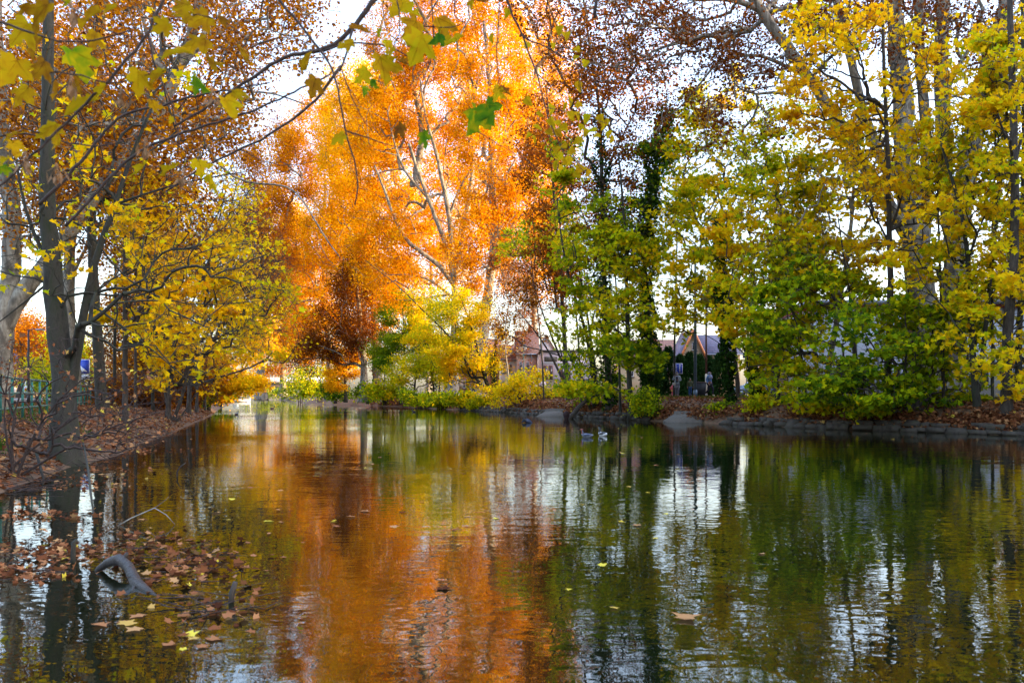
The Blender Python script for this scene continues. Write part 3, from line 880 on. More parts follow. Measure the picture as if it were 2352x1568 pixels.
tree("maple_shrub", "yellow shrub of many thin stems above the stone ledge", "shrub", 78,
     [([(1200, 945), (1195, 910), (1185, 870), (1175, 840)], 0.05, 0.015), ([(1205, 945), (1225, 905), (1245, 880)], 0.05, 0.015, True), ([(1196, 945), (1170, 920), (1155, 880)], 0.05, 0.015, True)],
     [(1205, 890, 50, 40), (1170, 915, 40, 25), (1270, 905, 45, 22), (1240, 870, 35, 30, .7)], rd=2.5, n=150, leaf=lf(2600, 0.19, 0.58, spread=0.35), bark='twig', rtip=0.011, twig_n=5, seed=36)
tree("maple_tree", "tall thin tree of dry rust leaves right of the salmon house", "tree", 70,
     [([(1308, 940), (1302, 870), (1297, 781), (1290, 660), (1281, 562), (1272, 453), (1264, 330), (1255, 200)], 0.22, 0.05),
      ([(1300, 890), (1283, 850), (1260, 800), (1230, 760), (1190, 715)], 0.12, 0.03), ([(1290, 830), (1262, 760), (1235, 690), (1215, 610)], 0.09, 0.03),
      ([(1300, 860), (1285, 790), (1270, 740)], 0.08, 0.03)],
     [(1290, 470, 90, 150), (1250, 620, 80, 100), (1310, 620, 60, 90), (1250, 320, 80, 120), (1190, 730, 50, 70, .6)],
     rd=4, n=420, leaf=[brk(8500, size=0.20, tint=0.34, spread=0.42, amp=0.10, rand=0.12)], bark='bark_dark', rtip=0.011, twig_len=0.7, twig_n=4, seed=37, minh=4)
tree("maple_tree", "pair of curved grey stems with olive leaves beside the log", "tree", 62,
     [([(1368, 948), (1364, 880), (1358, 819), (1340, 730), (1322, 690), (1309, 655), (1290, 560), (1280, 470)], 0.16, 0.04), ([(1376, 948), (1372, 880), (1360, 800), (1345, 700), (1335, 640), (1318, 560)], 0.14, 0.04, True),
      ([(1360, 950), (1345, 900), (1325, 850), (1300, 800)], 0.08, 0.03, True)],
     [(1340, 730, 60, 80), (1320, 880, 60, 40), (1345, 600, 60, 80), (1300, 400, 60, 80, .6), (1370, 810, 45, 60), (1400, 900, 40, 35)],
     rd=3, n=320, leaf=lf(12500, 0.16, 0.42, spread=0.4, amp=0.14, rand=0.1, template=T_LOBED), bark='bark_grey', rtip=0.010, seed=38, minh=1)
tree("ivy_tree", "tall rusty tree with an ivy wrapped trunk right of the paired grey stems", "tree", 60,
     [([(1402, 945), (1396, 850), (1390, 740), (1386, 600), (1382, 400), (1378, 250), (1360, 140), (1345, 40), (1335, -40)], 0.24, 0.06),
      ([(1383, 420), (1420, 330), (1460, 250), (1500, 200)], 0.08, 0.03), ([(1386, 600), (1340, 500), (1310, 420)], 0.07, 0.02)],
     [(1390, 280, 100, 160), (1340, 130, 110, 130), (1300, -80, 150, 120), (1440, 420, 70, 110), (1400, 520, 60, 90), (1460, 170, 100, 120, .7)],
     rd=4, n=420, leaf=brk(8500, size=0.19, tint=0.28, spread=0.42, amp=0.08, rand=0.12), bark='bark_dark', rtip=0.010, twig_len=0.65, twig_n=4, seed=39, minh=6,
     ivy=dict(count=4200, r=0.62, size=0.16, range=(0.0, 0.72)))
tree("maple_tree", "smooth curved grey trunk leaning left of the ivy column at the stone foot", "tree", 56,
     [([(1452, 950), (1446, 900), (1443, 820), (1441, 726), (1437, 562), (1430, 453), (1420, 350)], 0.19, 0.05), ([(1438, 600), (1455, 530), (1480, 480)], 0.07, 0.03)],
     [(1440, 730, 55, 120), (1420, 830, 50, 60), (1460, 560, 60, 100), (1400, 640, 50, 90), (1480, 850, 40, 50), (1360, 880, 50, 35, .7)],
     rd=3, n=340, leaf=lf(12500, 0.17, 0.42, template=T_LOBED, spread=0.4, amp=0.14, rand=0.1), bark='bark_grey', rtip=0.010, seed=40, minh=1)
tree("ivy_tree", "widest dark green ivy column, standing left of the concrete steps", "tree", 58,
     [([(1500, 950), (1494, 850), (1485, 700), (1480, 600), (1490, 470), (1512, 350), (1532, 250)], 0.26, 0.08)],
     [(1500, 400, 60, 100), (1470, 560, 60, 100), (1530, 320, 40, 70)], rd=2, n=120, leaf=lf(4000, 0.16, 0.34, template=T_LOBED, spread=0.4), bark='bark_dark', rtip=0.011, seed=41, minh=4,
     ivy=dict(count=8500, r=0.85, size=0.17))
tree("maple_tree", "golden maple whose sprays hang above the masked walkers", "tree", 54,
     [([(1700, 955), (1692, 860), (1684, 760), (1660, 660), (1620, 560), (1590, 480), (1570, 400)], 0.16, 0.04), ([(1684, 770), (1640, 720), (1580, 690), (1530, 680)], 0.06, 0.02), ([(1690, 830), (1650, 780), (1610, 765)], 0.05, 0.015)],
     [(1590, 590, 110, 120), (1570, 705, 100, 50), (1650, 680, 90, 80), (1620, 480, 80, 90), (1530, 770, 50, 25, .5), (1650, 430, 90, 70, .6), (1690, 340, 100, 90, .45), (1580, 330, 60, 80, .4)],
     rd=4, n=420, leaf=lf(14500, 0.175, 0.55, template=T_LOBED, spread=0.42, amp=0.18, rand=0.1, flat=0.4), bark='bark_dark', rtip=0.010, seed=42, minh=3)
tree("ivy_tree", "ivy covered trunk right of the walking woman in the blue jacket", "tree", 51,
     [([(1682, 962), (1676, 880), (1668, 790), (1662, 680), (1656, 580), (1650, 500)], 0.16, 0.06)],
     [(1660, 560, 50, 60)], rd=1.5, n=50, leaf=lf(1200, 0.16, 0.40, template=T_LOBED, spread=0.4), bark='bark_dark', rtip=0.010, seed=43, minh=3,
     ivy=dict(count=5500, r=0.50, size=0.15))
tree("ivy_tree", "short leaning ivy stem below the blue street sign", "tree", 49,
     [([(1752, 962), (1738, 890), (1722, 820), (1708, 760), (1690, 700)], 0.13, 0.05)],
     [(1720, 740, 50, 50), (1760, 820, 45, 50)], rd=1.8, n=90, leaf=lf(3200, 0.165, 0.56, template=T_LOBED, spread=0.4), bark='bark_dark', rtip=0.010, seed=44, minh=2,
     ivy=dict(count=4500, r=0.42, size=0.14, range=(0, 0.7)))
tree("maple_tree", "yellow green maple with a dark straight trunk right of the street sign", "tree", 47,
     [([(1790, 962), (1782, 880), (1778, 790), (1790, 680), (1800, 560), (1792, 450)], 0.17, 0.05), ([(1780, 800), (1750, 700), (1720, 620)], 0.07, 0.02), ([(1784, 740), (1830, 670), (1860, 600)], 0.06, 0.02)],
     [(1780, 580, 100, 110), (1720, 660, 90, 90), (1830, 690, 90, 90), (1740, 490, 100, 90, .8), (1760, 380, 90, 90, .5), (1780, 800, 80, 60), (1800, 880, 70, 45)],
     rd=4, n=420, leaf=lf(12500, 0.175, 0.52, template=T_LOBED, spread=0.42, amp=0.18, rand=0.1, flat=0.4), bark='bark_dark', rtip=0.010, seed=45, minh=1)
tree("maple_tree", "pale slanting trunk in front of the white wall's left end", "tree", 46,
     [([(1888, 945), (1900, 860), (1918, 760), (1938, 640), (1956, 521), (1962, 400), (1958, 300)], 0.19, 0.05)],
     [(1900, 470, 120, 110), (1960, 330, 110, 110), (1860, 600, 90, 90), (1980, 600, 70, 80)],
     rd=4, n=330, leaf=lf(8500, 0.175, 0.60, template=T_LOBED, spread=0.36, amp=0.12, rand=0.1, flat=0.4), bark='bark_pale', rtip=0.010, seed=46, minh=4)
tree("maple_tree", "dark maple whose stem bends sharply left across the white wall", "tree", 43,
     [([(1985, 965), (1975, 900), (1966, 830), (1956, 767), (1935, 725), (1915, 690), (1895, 640), (1880, 600), (1845, 530)], 0.13, 0.03),
      ([(1968, 840), (1962, 760), (1950, 660), (1938, 590), (1925, 500)], 0.07, 0.03), ([(1950, 760), (1900, 725), (1850, 720), (1800, 740)], 0.045, 0.012)],
     [(1830, 740, 100, 90), (1900, 800, 110, 70), (1870, 640, 80, 80), (1960, 690, 60, 70), (1880, 890, 110, 45)],
     rd=3, n=360, leaf=lf(9500, 0.17, 0.45, template=T_LOBED, spread=0.4, amp=0.18, rand=0.1, flat=0.4), bark='bark_dark', rtip=0.009, seed=47, minh=1)
tree("maple_tree", "tall dark trunk in front of the twin plane, crown of amber leaves", "tree", 42,
     [([(2032, 965), (2038, 880), (2043, 753), (2046, 640), (2042, 520), (2040, 400), (2036, 280), (2030, 150), (2026, -40)], 0.20, 0.06),
      ([(2044, 530), (2064, 480), (2080, 420), (2110, 370)], 0.07, 0.02), ([(2044, 560), (2015, 510), (1995, 450), (1985, 370)], 0.06, 0.02), ([(2036, 300), (2000, 220), (1960, 150), (1930, 80)], 0.05, 0.015), ([(2034, 260), (2080, 180), (2120, 130), (2180, 90)], 0.05, 0.015)],
     [(2060, 290, 150, 130, .8), (1940, 230, 120, 130, .8), (2120, 440, 110, 90), (1990, 430, 90, 90), (1860, 110, 110, 110, .9), (2060, 90, 170, 90, .6), (2060, 590, 110, 60)],
     rd=4, n=520, leaf=lf(9500, 0.165, 0.70, template=T_LOBED, spread=0.34, amp=0.10, rand=0.1, flat=0.38), bark='bark_dark', rtip=0.010, seed=48, minh=5)
tree("maple_tree", "low spreading green maple whose leaves reach the water below the twin plane", "tree", 39.5,
     [([(2090, 975), (2082, 900), (2078, 830), (2085, 760), (2075, 700)], 0.09, 0.03), ([(2084, 950), (2130, 880), (2160, 820), (2180, 760)], 0.06, 0.02, True), ([(2080, 960), (2010, 900), (1960, 860), (1900, 850)], 0.06, 0.02, True), ([(2090, 960), (2040, 940), (1990, 915)], 0.045, 0.015, True)],
     [(2030, 810, 120, 55), (2130, 760, 110, 70), (2060, 895, 150, 50), (2180, 860, 70, 70), (1950, 880, 90, 50), (2170, 930, 60, 25), (2010, 720, 90, 50, .8)],
     rd=2.6, n=420, leaf=[lf(15500, 0.165, 0.36, template=T_LOBED, spread=0.34, amp=0.14, rand=0.1, flat=0.35)], bark='bark_dark', rtip=0.008, seed=49)
tree("maple_tree", "double trunked maple, second from the right edge", "tree", 38,
     [([(2246, 980), (2245, 940), (2240, 880), (2234, 820), (2230, 740), (2228, 640), (2215, 520), (2200, 450), (2180, 395), (2160, 320)], 0.19, 0.05),
      ([(2246, 900), (2256, 815), (2268, 720), (2274, 640), (2284, 540), (2300, 400), (2310, 300)], 0.12, 0.05)],
     [(2190, 480, 90, 90), (2150, 620, 90, 80), (2230, 330, 80, 110), (2270, 700, 70, 80), (2210, 760, 60, 60), (2290, 470, 60, 100, .7)],
     rd=3, n=380, leaf=lf(8500, 0.16, 0.60, template=T_LOBED, spread=0.38, amp=0.14, rand=0.1, flat=0.38), bark='bark_grey', rtip=0.009, seed=50, minh=2)
tree("maple_tree", "stout dark trunk at the right edge of the picture", "tree", 36,
     [([(2312, 992), (2313, 950), (2311, 880), (2313, 793), (2320, 700), (2328, 612), (2332, 500), (2330, 350), (2326, 200), (2320, 60), (2318, -80)], 0.24, 0.10),
      ([(2325, 400), (2350, 300), (2380, 220)], 0.07, 0.03), ([(2314, 760), (2280, 720), (2240, 700)], 0.04, 0.012)],
     [(2310, 260, 60, 140), (2330, 560, 50, 120), (2290, 830, 70, 70), (2370, 700, 50, 120), (2250, 180, 90, 90, .6)],
     rd=3, n=300, leaf=lf(6500, 0.16, 0.60, template=T_LOBED, spread=0.38, amp=0.14, rand=0.1, flat=0.38), bark='bark_dark', rtip=0.009, seed=51, minh=2, k_trunk=14)
tree("maple_tree", "thinner trunk just behind the stout one at the right edge", "tree", 40,
     [([(2336, 975), (2338, 880), (2342, 760), (2346, 640), (2350, 480), (2352, 300), (2350, 100), (2348, -60)], 0.16, 0.07)],
     [(2352, 420, 60, 130), (2370, 820, 60, 80), (2330, 140, 70, 120)], rd=3, n=180, leaf=lf(3600, 0.16, 0.64, template=T_LOBED, spread=0.4), bark='bark_grey', rtip=0.009, seed=52, minh=3)
tree("plane_tree", "giant twin stemmed plane tree with pale grey limbs fanning out on the right bank", "tree", 50,
     [([(2128, 955), (2126, 880), (2122, 780), (2116, 700), (2108, 620), (2096, 540), (2088, 440), (2076, 300), (2070, 190), (2058, 60), (2050, -60)], 0.95, 0.42),
      ([(2178, 955), (2182, 860), (2188, 740), (2192, 640), (2198, 540), (2212, 440), (2230, 350), (2245, 246), (2272, 137), (2308, 20), (2330, -70)], 0.88, 0.36, True),
      ([(2098, 560), (2060, 500), (2013, 429), (1972, 355), (1930, 287), (1892, 227), (1849, 164), (1794, 90), (1740, 10), (1700, -40)], 0.42, 0.26),
      ([(2090, 470), (2040, 400), (1985, 270), (1953, 130), (1925, 20), (1910, -60)], 0.32, 0.2),
      ([(2190, 560), (2172, 440), (2166, 300), (2160, 150), (2168, 0), (2170, -60)], 0.45, 0.36),
      ([(2112, 640), (2130, 480), (2128, 300), (2112, 150), (2110, -40)], 0.36, 0.25),
      ([(2166, 230), (2200, 150), (2240, 95), (2280, 60)], 0.16, 0.08),
      ([(1862, 182), (1800, 150), (1745, 123), (1652, 134), (1610, 190), (1575, 235), (1538, 268)], 0.13, 0.04),
      ([(1760, 30), (1680, -5), (1600, 0)], 0.2, 0.1)],
     [(1640, 60, 160, 100, .7), (1800, 60, 130, 110, .7), (1480, 60, 160, 110, .6), (1620, 250, 120, 90, .4), (1980, 30, 150, 80, .8), (2200, 60, 150, 90, .8), (1740, 250, 90, 80, .4), (2290, 250, 60, 120, .5), (1500, -130, 300, 120, .5), (2000, -150, 350, 120, .7), (1360, 60, 120, 120, .4)],
     rd=7, n=1000, leaf=brk(19000, size=0.185, tint=0.2, spread=0.42, flat=0.8, amp=0.08, rand=0.12), bark='bark_plane', rtip=0.013, twig_len=0.9, twig_n=5, seed=53, minh=13, k_trunk=16, flare=1.25, rmax=0.12)
tree("background_tree", "rust coloured tree behind the white building at the right edge", "tree", 95,
     [([(2330, 890), (2330, 760), (2325, 640)], 0.4, 0.1)], [(2320, 620, 70, 70), (2280, 680, 60, 50), (2360, 560, 60, 90)], rd=5, n=160,
     leaf=brk(7000, size=0.2, tint=0.40, spread=0.8, flat=0.9), bark='bark_dark', rtip=0.02, twig_len=1.1, seed=54, minh=5)

for i, (u0, u1_, u2, vb, vt, d, r0, bl, t, cnt, lab) in enumerate([
        (1735, 1728, 1712, 955, 330, 64, .12, [(1720, 330, 120, 130), (1650, 260, 90, 100, .6), (1790, 300, 80, 100, .6)], .50, 6500, "thin tall maple with sparse leaves against the sky behind the golden maple"),
        (1548, 1552, 1560, 950, 380, 63, .10, [(1560, 420, 60, 110), (1580, 300, 60, 70, .5)], .46, 3200, "slim straight stem between the wide ivy column and the steel lamp post"),
        (1835, 1842, 1838, 955, 420, 48, .09, [(1840, 470, 60, 90)], .56, 2200, "thin dark stem left of the pale slanting trunk"),
        (1855, 1830, 1800, 955, 560, 45, .07, [(1800, 590, 60, 60)], .48, 1800, "thin stem leaning left in front of the pale slanting trunk"),
        (2168, 2160, 2150, 968, 330, 40, .09, [(2150, 360, 60, 80)], .62, 1800, "slender dark stem in front of the right half of the twin plane"),
        (2280, 2278, 2290, 975, 200, 39, .08, [(2290, 230, 40, 90)], .62, 1500, "slender dark stem left of the stout trunk at the right edge"),
        (1335, 1325, 1300, 945, 520, 66, .10, [(1300, 540, 60, 80)], .44, 2200, "thin leaning stem right of the tall rust tree"),
        (1425, 1418, 1405, 950, 480, 58, .09, [(1400, 520, 50, 80)], .42, 2000, "slim dark stem touching the ivy wrapped trunk"),
        (1250, 1240, 1215, 945, 560, 76, .10, [(1210, 580, 60, 70)], .30, 1600, "thin dark stem left of the tall rust tree"),
        (262, 266, 258, 950, 380, 47, .10, [(270, 420, 80, 90)], .66, 1800, "slim grey stem right of the tall straight plane on the left bank"),
        (312, 310, 318, 950, 420, 42, .08, [(330, 470, 70, 80)], .68, 1500, "slim dark stem right of the mossy stemmed yellow maple"),
        (352, 346, 338, 952, 500, 46, .09, [(340, 540, 60, 70)], .66, 1400, "slim leaning stem left of the many stemmed yellow maple"),
        (452, 452, 462, 950, 560, 62, .10, [(470, 590, 60, 70)], .64, 1500, "slim grey stem just right of the sweeping bare maple"),
        (470, 476, 490, 945, 620, 72, .11, [(500, 640, 60, 60)], .62, 1500, "farthest slim stem on the left bank before the golden maple")]):
    tree("slender_tree", lab, "tree", d, [([(u0, vb), (u0 * .6 + u1_ * .4, vb * .7 + vt * .3), (u1_, (vb + vt) / 2), (u2, vt)], r0, .03)], bl, rd=2.5, n=120, leaf=lf(cnt, .17, t, template=T_LOBED, spread=.4, amp=.15, rand=.1, flat=.5),
         bark='bark_dark' if i % 2 == 0 else 'bark_grey', rtip=.009, twig_len=.7, twig_n=4, seed=150 + i, minh=3)
# bank shrubs
shr = [(690, 880, 40, 40, 165, .40, "olive bush under the farthest plane on the right bank"), (735, 870, 45, 45, 150, .36, "mixed green and yellow bush at the water before the bend"),
       (770, 893, 30, 25, 138, .24, "dark green bush left of the brilliant yellow tree"), (845, 900, 30, 18, 118, .34, "small green bush under the brown avenue plane"),
       (885, 892, 40, 28, 112, .42, "leafy yellow green bush on the far right bank slope"), (965, 900, 40, 28, 104, .30, "green bush between the thin straight trunks"),
       (1062, 915, 35, 22, 92, .44, "low tangled bush beside the walker in the grey hooded jacket"), (1010, 915, 40, 18, 98, .40, "scrubby bush at the foot of the ivy hung stems"),
       (1105, 925, 30, 16, 88, .48, "low yellowish bush under the leaning yellow tree"), (1482, 918, 26, 34, 54.5, .32, "dense green bush at the left of the concrete steps"),
       (1668, 938, 26, 14, 50.5, .28, "small green bush at the right of the concrete steps"), (510, 895, 25, 18, 84, .22, "dark green bush at the left waterline before the bridge"),
       (505, 905, 32, 18, 112, .34, "olive bush on the far left bank at the waterline"), (455, 915, 34, 24, 76, .40, "yellowish bush at the left waterline beside the golden maple"), (600, 895, 40, 20, 260, .36, "yellow green bushy willow beyond the bridge"), (650, 893, 26, 22, 262, .22, "dark bush beyond the bridge at the right"), (1760, 925, 40, 25, 47.5, .46, "yellow low shrub by the bank right of the leaning ivy stem"),
       (2000, 930, 50, 20, 40, .34, "green low shrub under the dark bent maple")]
for i, (u, v, ru, rv, d, t, lab) in enumerate(shr):
    bl = [(u, v, ru, rv), (u + ru * .5, v + rv * .3, ru * .6, rv * .6), (u - ru * .5, v + rv * .2, ru * .6, rv * .7)]
    st = [([(u + dx * .2, v + rv * 1.05), (u + dx * .6, v + rv * .2), (u + dx, v - rv * .5)], 0.03 * d / 60 + .015, 0.012, True) for dx in (0, ru * .5, -ru * .5)]
    s = 0.0026 * d if d > 70 else 0.15
    tree("bank_shrub", lab, "shrub", d, st, bl, rd=max(1.0, ru * d / F * .8), n=70, leaf=lf(min(4200, 700 + ru * rv * 0.5), min(s, .32), t, spread=0.12 * d / 30 if d > 60 else 0.3, amp=0.12, rand=0.1), bark='twig', rtip=0.006 * max(1, d / 60), twig_len=0.5 * max(1, d / 80), seed=70 + i, flare=1.0)

# conifer hedge behind the walkers
for i, (u, v, ru, d) in enumerate([(1490, 808, 16, 74), (1512, 802, 17, 73), (1535, 800, 18, 74), (1562, 818, 14, 73), (1583, 812, 13, 75), (1607, 818, 13, 73), (1628, 822, 14, 74), (1652, 815, 17, 72)]):
    zt, x = P(u, v, d)[2], P(u, v, d)[0]
    root = thing("conifer", ["dark conifer at the left end of the hedge, partly behind the ivy column", "dark conifer second in the hedge from the ivy column", "broad dark conifer behind the blue cycle sign", "narrow conifer right of the blue cycle sign",
                             "narrow conifer left of the steel lamp post", "conifer just right of the steel lamp post", "conifer behind the dark wheelie bin and white pole", "tall conifer behind the walking woman in the blue jacket"][i],
                 "conifer", (x, d, 1.35), group="conifers of the hedge behind the footpath")
    h = zt - 1.35
    Geo().tube([(0, 0, -0.2), (0, 0, h * .5), (0, 0, h * .92)], [0.09, 0.05, 0.015], 7).build("trunk", M['bark_dark'], root)
    n = 2600
    t = rng.uniform(0, 1, n) ** 0.8
    rr = ru / F * d * (1.15 - 0.15 * t) * np.sqrt(np.clip(1 - t ** 2.2, 0.03, 1)) * (0.7 + 0.35 * rng.uniform(0, 1, n))
    a = rng.uniform(0, 6.283, n)
    rr *= 1 + 0.2 * np.sin(a * 3 + t * 9 + i)
    p = np.stack([np.cos(a) * rr, np.sin(a) * rr, t * h], 1)
    upd = np.stack([np.cos(a) * 0.5, np.sin(a) * 0.5, np.ones(n)], 1)
    leaves("crown", p, 0.30 * rng.uniform(.6, 1.3, n), 0.45 + 0.25 * noise3(p, .6, i) + rng.normal(size=n) * .18, T_DIAMOND * np.array([.45, 1, 1]), M['conifer'], root, updir=upd)

# ------------------------------------------------------------------ loose leaves and grass
def scatter(name, L, side, s0, s1, y0, y1, n, size, template, tilt, power=1.0, tmean=.45, mat='litter', blade=False, seed=0, dens=None):
    r = np.random.default_rng(900 + seed)
    y = y0 + (y1 - y0) * r.uniform(0, 1, n) ** power
    s = r.uniform(s0, s1, n)
    x = np.interp(y, L[:, 1], L[:, 0]) + side * s * (1.0 if L is LB else 1.35)
    p = np.stack([x, y, x * 0], 1)
    k = noise3(p, 1.6, seed) + 0.5 * noise3(p, .5, seed + 1) > (dens if dens is not None else -0.3)
    x, y = x[k], y[k]
    z = ground_z(x, y)
    k = z > 0.015
    x, y, z = x[k], y[k], z[k]
    p = np.stack([x, y, z + r.uniform(0.01, 0.045, len(x))], 1)
    t = r.normal(size=len(p)) * .2 + tmean
    if blade:
        o = leaves(name, p, size * r.uniform(.5, 1.3, len(p)), t, template, M[mat], None, updir=np.tile([0.0, 0, 1.0], (len(p), 1)), r=r)
    else:
        o = leaves(name, p, size * r.uniform(.55, 1.25, len(p)), t, template, M[mat], None, tilt=tilt, droop=0, r=r)
    return tag(o, kind="stuff")


tag_l = scatter("fallen_leaves", LB, -1, -0.1, 9.0, 12, 75, 26000, 0.12, T_LOBED, 0.4, 1.8, .42, seed=1, dens=-.75)
tag(tag_l, "carpet of brown fallen leaves covering the left bank", "fallen leaves")
o = scatter("fallen_leaves", RB, 1, 0.3, 6.5, 34, 135, 34000, 0.15, T_LOBED, 0.4, 1.6, .40, seed=2, dens=-.8)
tag(o, "carpet of rust brown fallen leaves covering the right bank", "fallen leaves")
o = scatter("fallen_leaves", RB, 1, 0.0, 0.9, 33, 130, 15000, 0.16, T_LOBED, 0.7, 1.5, .38, seed=6, dens=-.35)
o.location.z = 0.13
tag(o, "drift of dead leaves caught on the stones at the right waterline", "fallen leaves")
o = scatter("grass", LB, -1, 0.8, 5.0, 15, 34, 9000, 0.24, T_BLADE * np.array([1.2, 1, 1]), 1, 1.2, .5, 'grass', True, seed=3, dens=.25)
tag(o, "tufts of green grass on the left bank below the railing", "grass")
o = scatter("grass", RB, 1, 3.0, 6.0, 33, 120, 26000, 0.16, T_BLADE * np.array([1.6, 1, 1]), 1, 1.5, .55, 'grass', True, seed=4, dens=-.1)
tag(o, "strip of short green grass along the right footpath", "grass")


def floaters(name, label, spots, n, size, seed, tmean=.55, flat=0.06, lift=0.012):
    r = np.random.default_rng(seed)
    w = np.array([s[4] for s in spots], float)
    pick = r.choice(len(spots), n, p=w / w.sum())
    S = np.array([s[:4] for s in spots])[pick]
    q = r.normal(size=(n, 2)) * 0.5
    d = CH * F / (S[:, 1] + q[:, 1] * S[:, 3] - HZ)
    x = (S[:, 0] + q[:, 0] * S[:, 2] - 1176) / F * d
    z = np.maximum(ground_z(x, d), 0) + r.uniform(.004, lift, n)
    ok = (np.abs(x) < 40) & (d > 3)
    p = np.stack([x, d, z], 1)[ok]
    o = leaves(name, p, size * r.uniform(.45, 1.25, len(p)), r.normal(size=len(p)) * .22 + tmean, T_LOBED * np.array([1, 1, .5]), M['litter'], None, tilt=flat, droop=0, r=r)
    tag(o, label, "fallen leaves", kind="stuff")


floaters("leaf_raft", "raft of brown and yellow leaves drifting on the water at lower left",
         [(130, 1268, 150, 26, 3), (60, 1315, 130, 22, 2), (420, 1300, 170, 45, 3), (330, 1245, 120, 30, 1), (500, 1400, 110, 40, .6), (100, 1185, 130, 14, 1), (250, 1080, 140, 18, 1), (330, 1035, 120, 10, 1), (200, 1110, 130, 20, 1.4), (440, 965, 60, 8, .4)], 1300, 0.08, 31, tmean=.40, flat=.42, lift=.02)
floaters("drifting_leaves", "scattered single leaves floating over the river", [(700, 1100, 900, 140, 1), (1100, 1010, 900, 40, 2), (1200, 1250, 1100, 200, .6), (430, 1450, 200, 60, .25)], 170, 0.11, 32, tmean=.72)

# ------------------------------------------------------------------ buildings
def facade_block(name, label, cat, x, y, w, dpt, h, rz, wall, storeys, cols, loc_z=1.2):
    root = thing(name, label, cat, (x, y, loc_z), rz)
    Geo().box((0, 0, h / 2), (w, dpt, h)).build("wall", wall, root)
    Geo().box((0, 0, h + 0.2), (w + 0.6, dpt + 0.6, 0.4)).build("roof", M['concrete'], root)
    fh = h / storeys
    for i in range(storeys):
        for j in range(cols):
            for side in (-1, 1):
                yy = -dpt / 2 + (j + .5) * dpt / cols
                fr = Geo().box((side * (w / 2 + .02), yy, (i + .52) * fh), (0.10, 1.5, fh * .5)).build("window", M['white'], root)
                Geo().box((side * (w / 2 + .06), yy, (i + .52) * fh), (0.06, 1.3, fh * .5 - .2)).build("pane", M['glass'], fr)
    return root


M['white'] = mat_flat("white_paint", (0.72, 0.72, 0.72), 0.5)
M['glass'] = mat_flat("window_glass", (0.03, 0.035, 0.04), 0.08, spec=0.8)
M['wall_pale'] = mat_noise("pale_render", (0.50, 0.47, 0.42), (0.58, 0.55, 0.50), 3, bump=0.05)
facade_block("shade_block", "unseen pale nine storey block added right of the river to shade the near trees", "light blocker", 50, 28, 12, 80, 27, 0, M['wall_pale'], 9, 10)  # unseen block, added to keep the low sun off the near trees
facade_block("shade_block", "unseen pale eight storey block added farther along to shade the lower trees at the bend", "light blocker", 73, 100, 12, 46, 24, -math.atan2(26, 42), M['wall_pale'], 8, 6)  # second unseen block, added to shade the lower crowns at the bend
# ------------------------------------------------------------------ houses
def part_empty_window(root, x, y, z, w, h, frame, glass, shutters=None, depth=0.12, ny=-1):
    fr = Geo()
    t = 0.07
    for bx, bz, bw, bh in ((0, h / 2, w, t), (0, -h / 2, w, t), (-w / 2, 0, t, h), (w / 2, 0, t, h), (0, 0, t * .6, h)):
        fr.box((x + bx, y + ny * 0.03, z + bz), (bw + (t if bh == t else 0), depth, bh - (t if bw == t else 0)))
    f = fr.build("window", frame, root)
    Geo().box((x, y + ny * 0.01, z), (w - t, 0.06, h - t)).build("pane", glass, f)
    Geo().box((x, y + ny * 0.10, z - h / 2 - 0.10), (w + 0.3, 0.24, 0.08)).build("sill", M['concrete'], f)
    if shutters:
        for sx in (-1, 1):
            Geo().box((x + sx * (w / 2 + .28), y + ny * 0.06, z), (0.46, 0.06, h)).build("shutter", shutters, root)


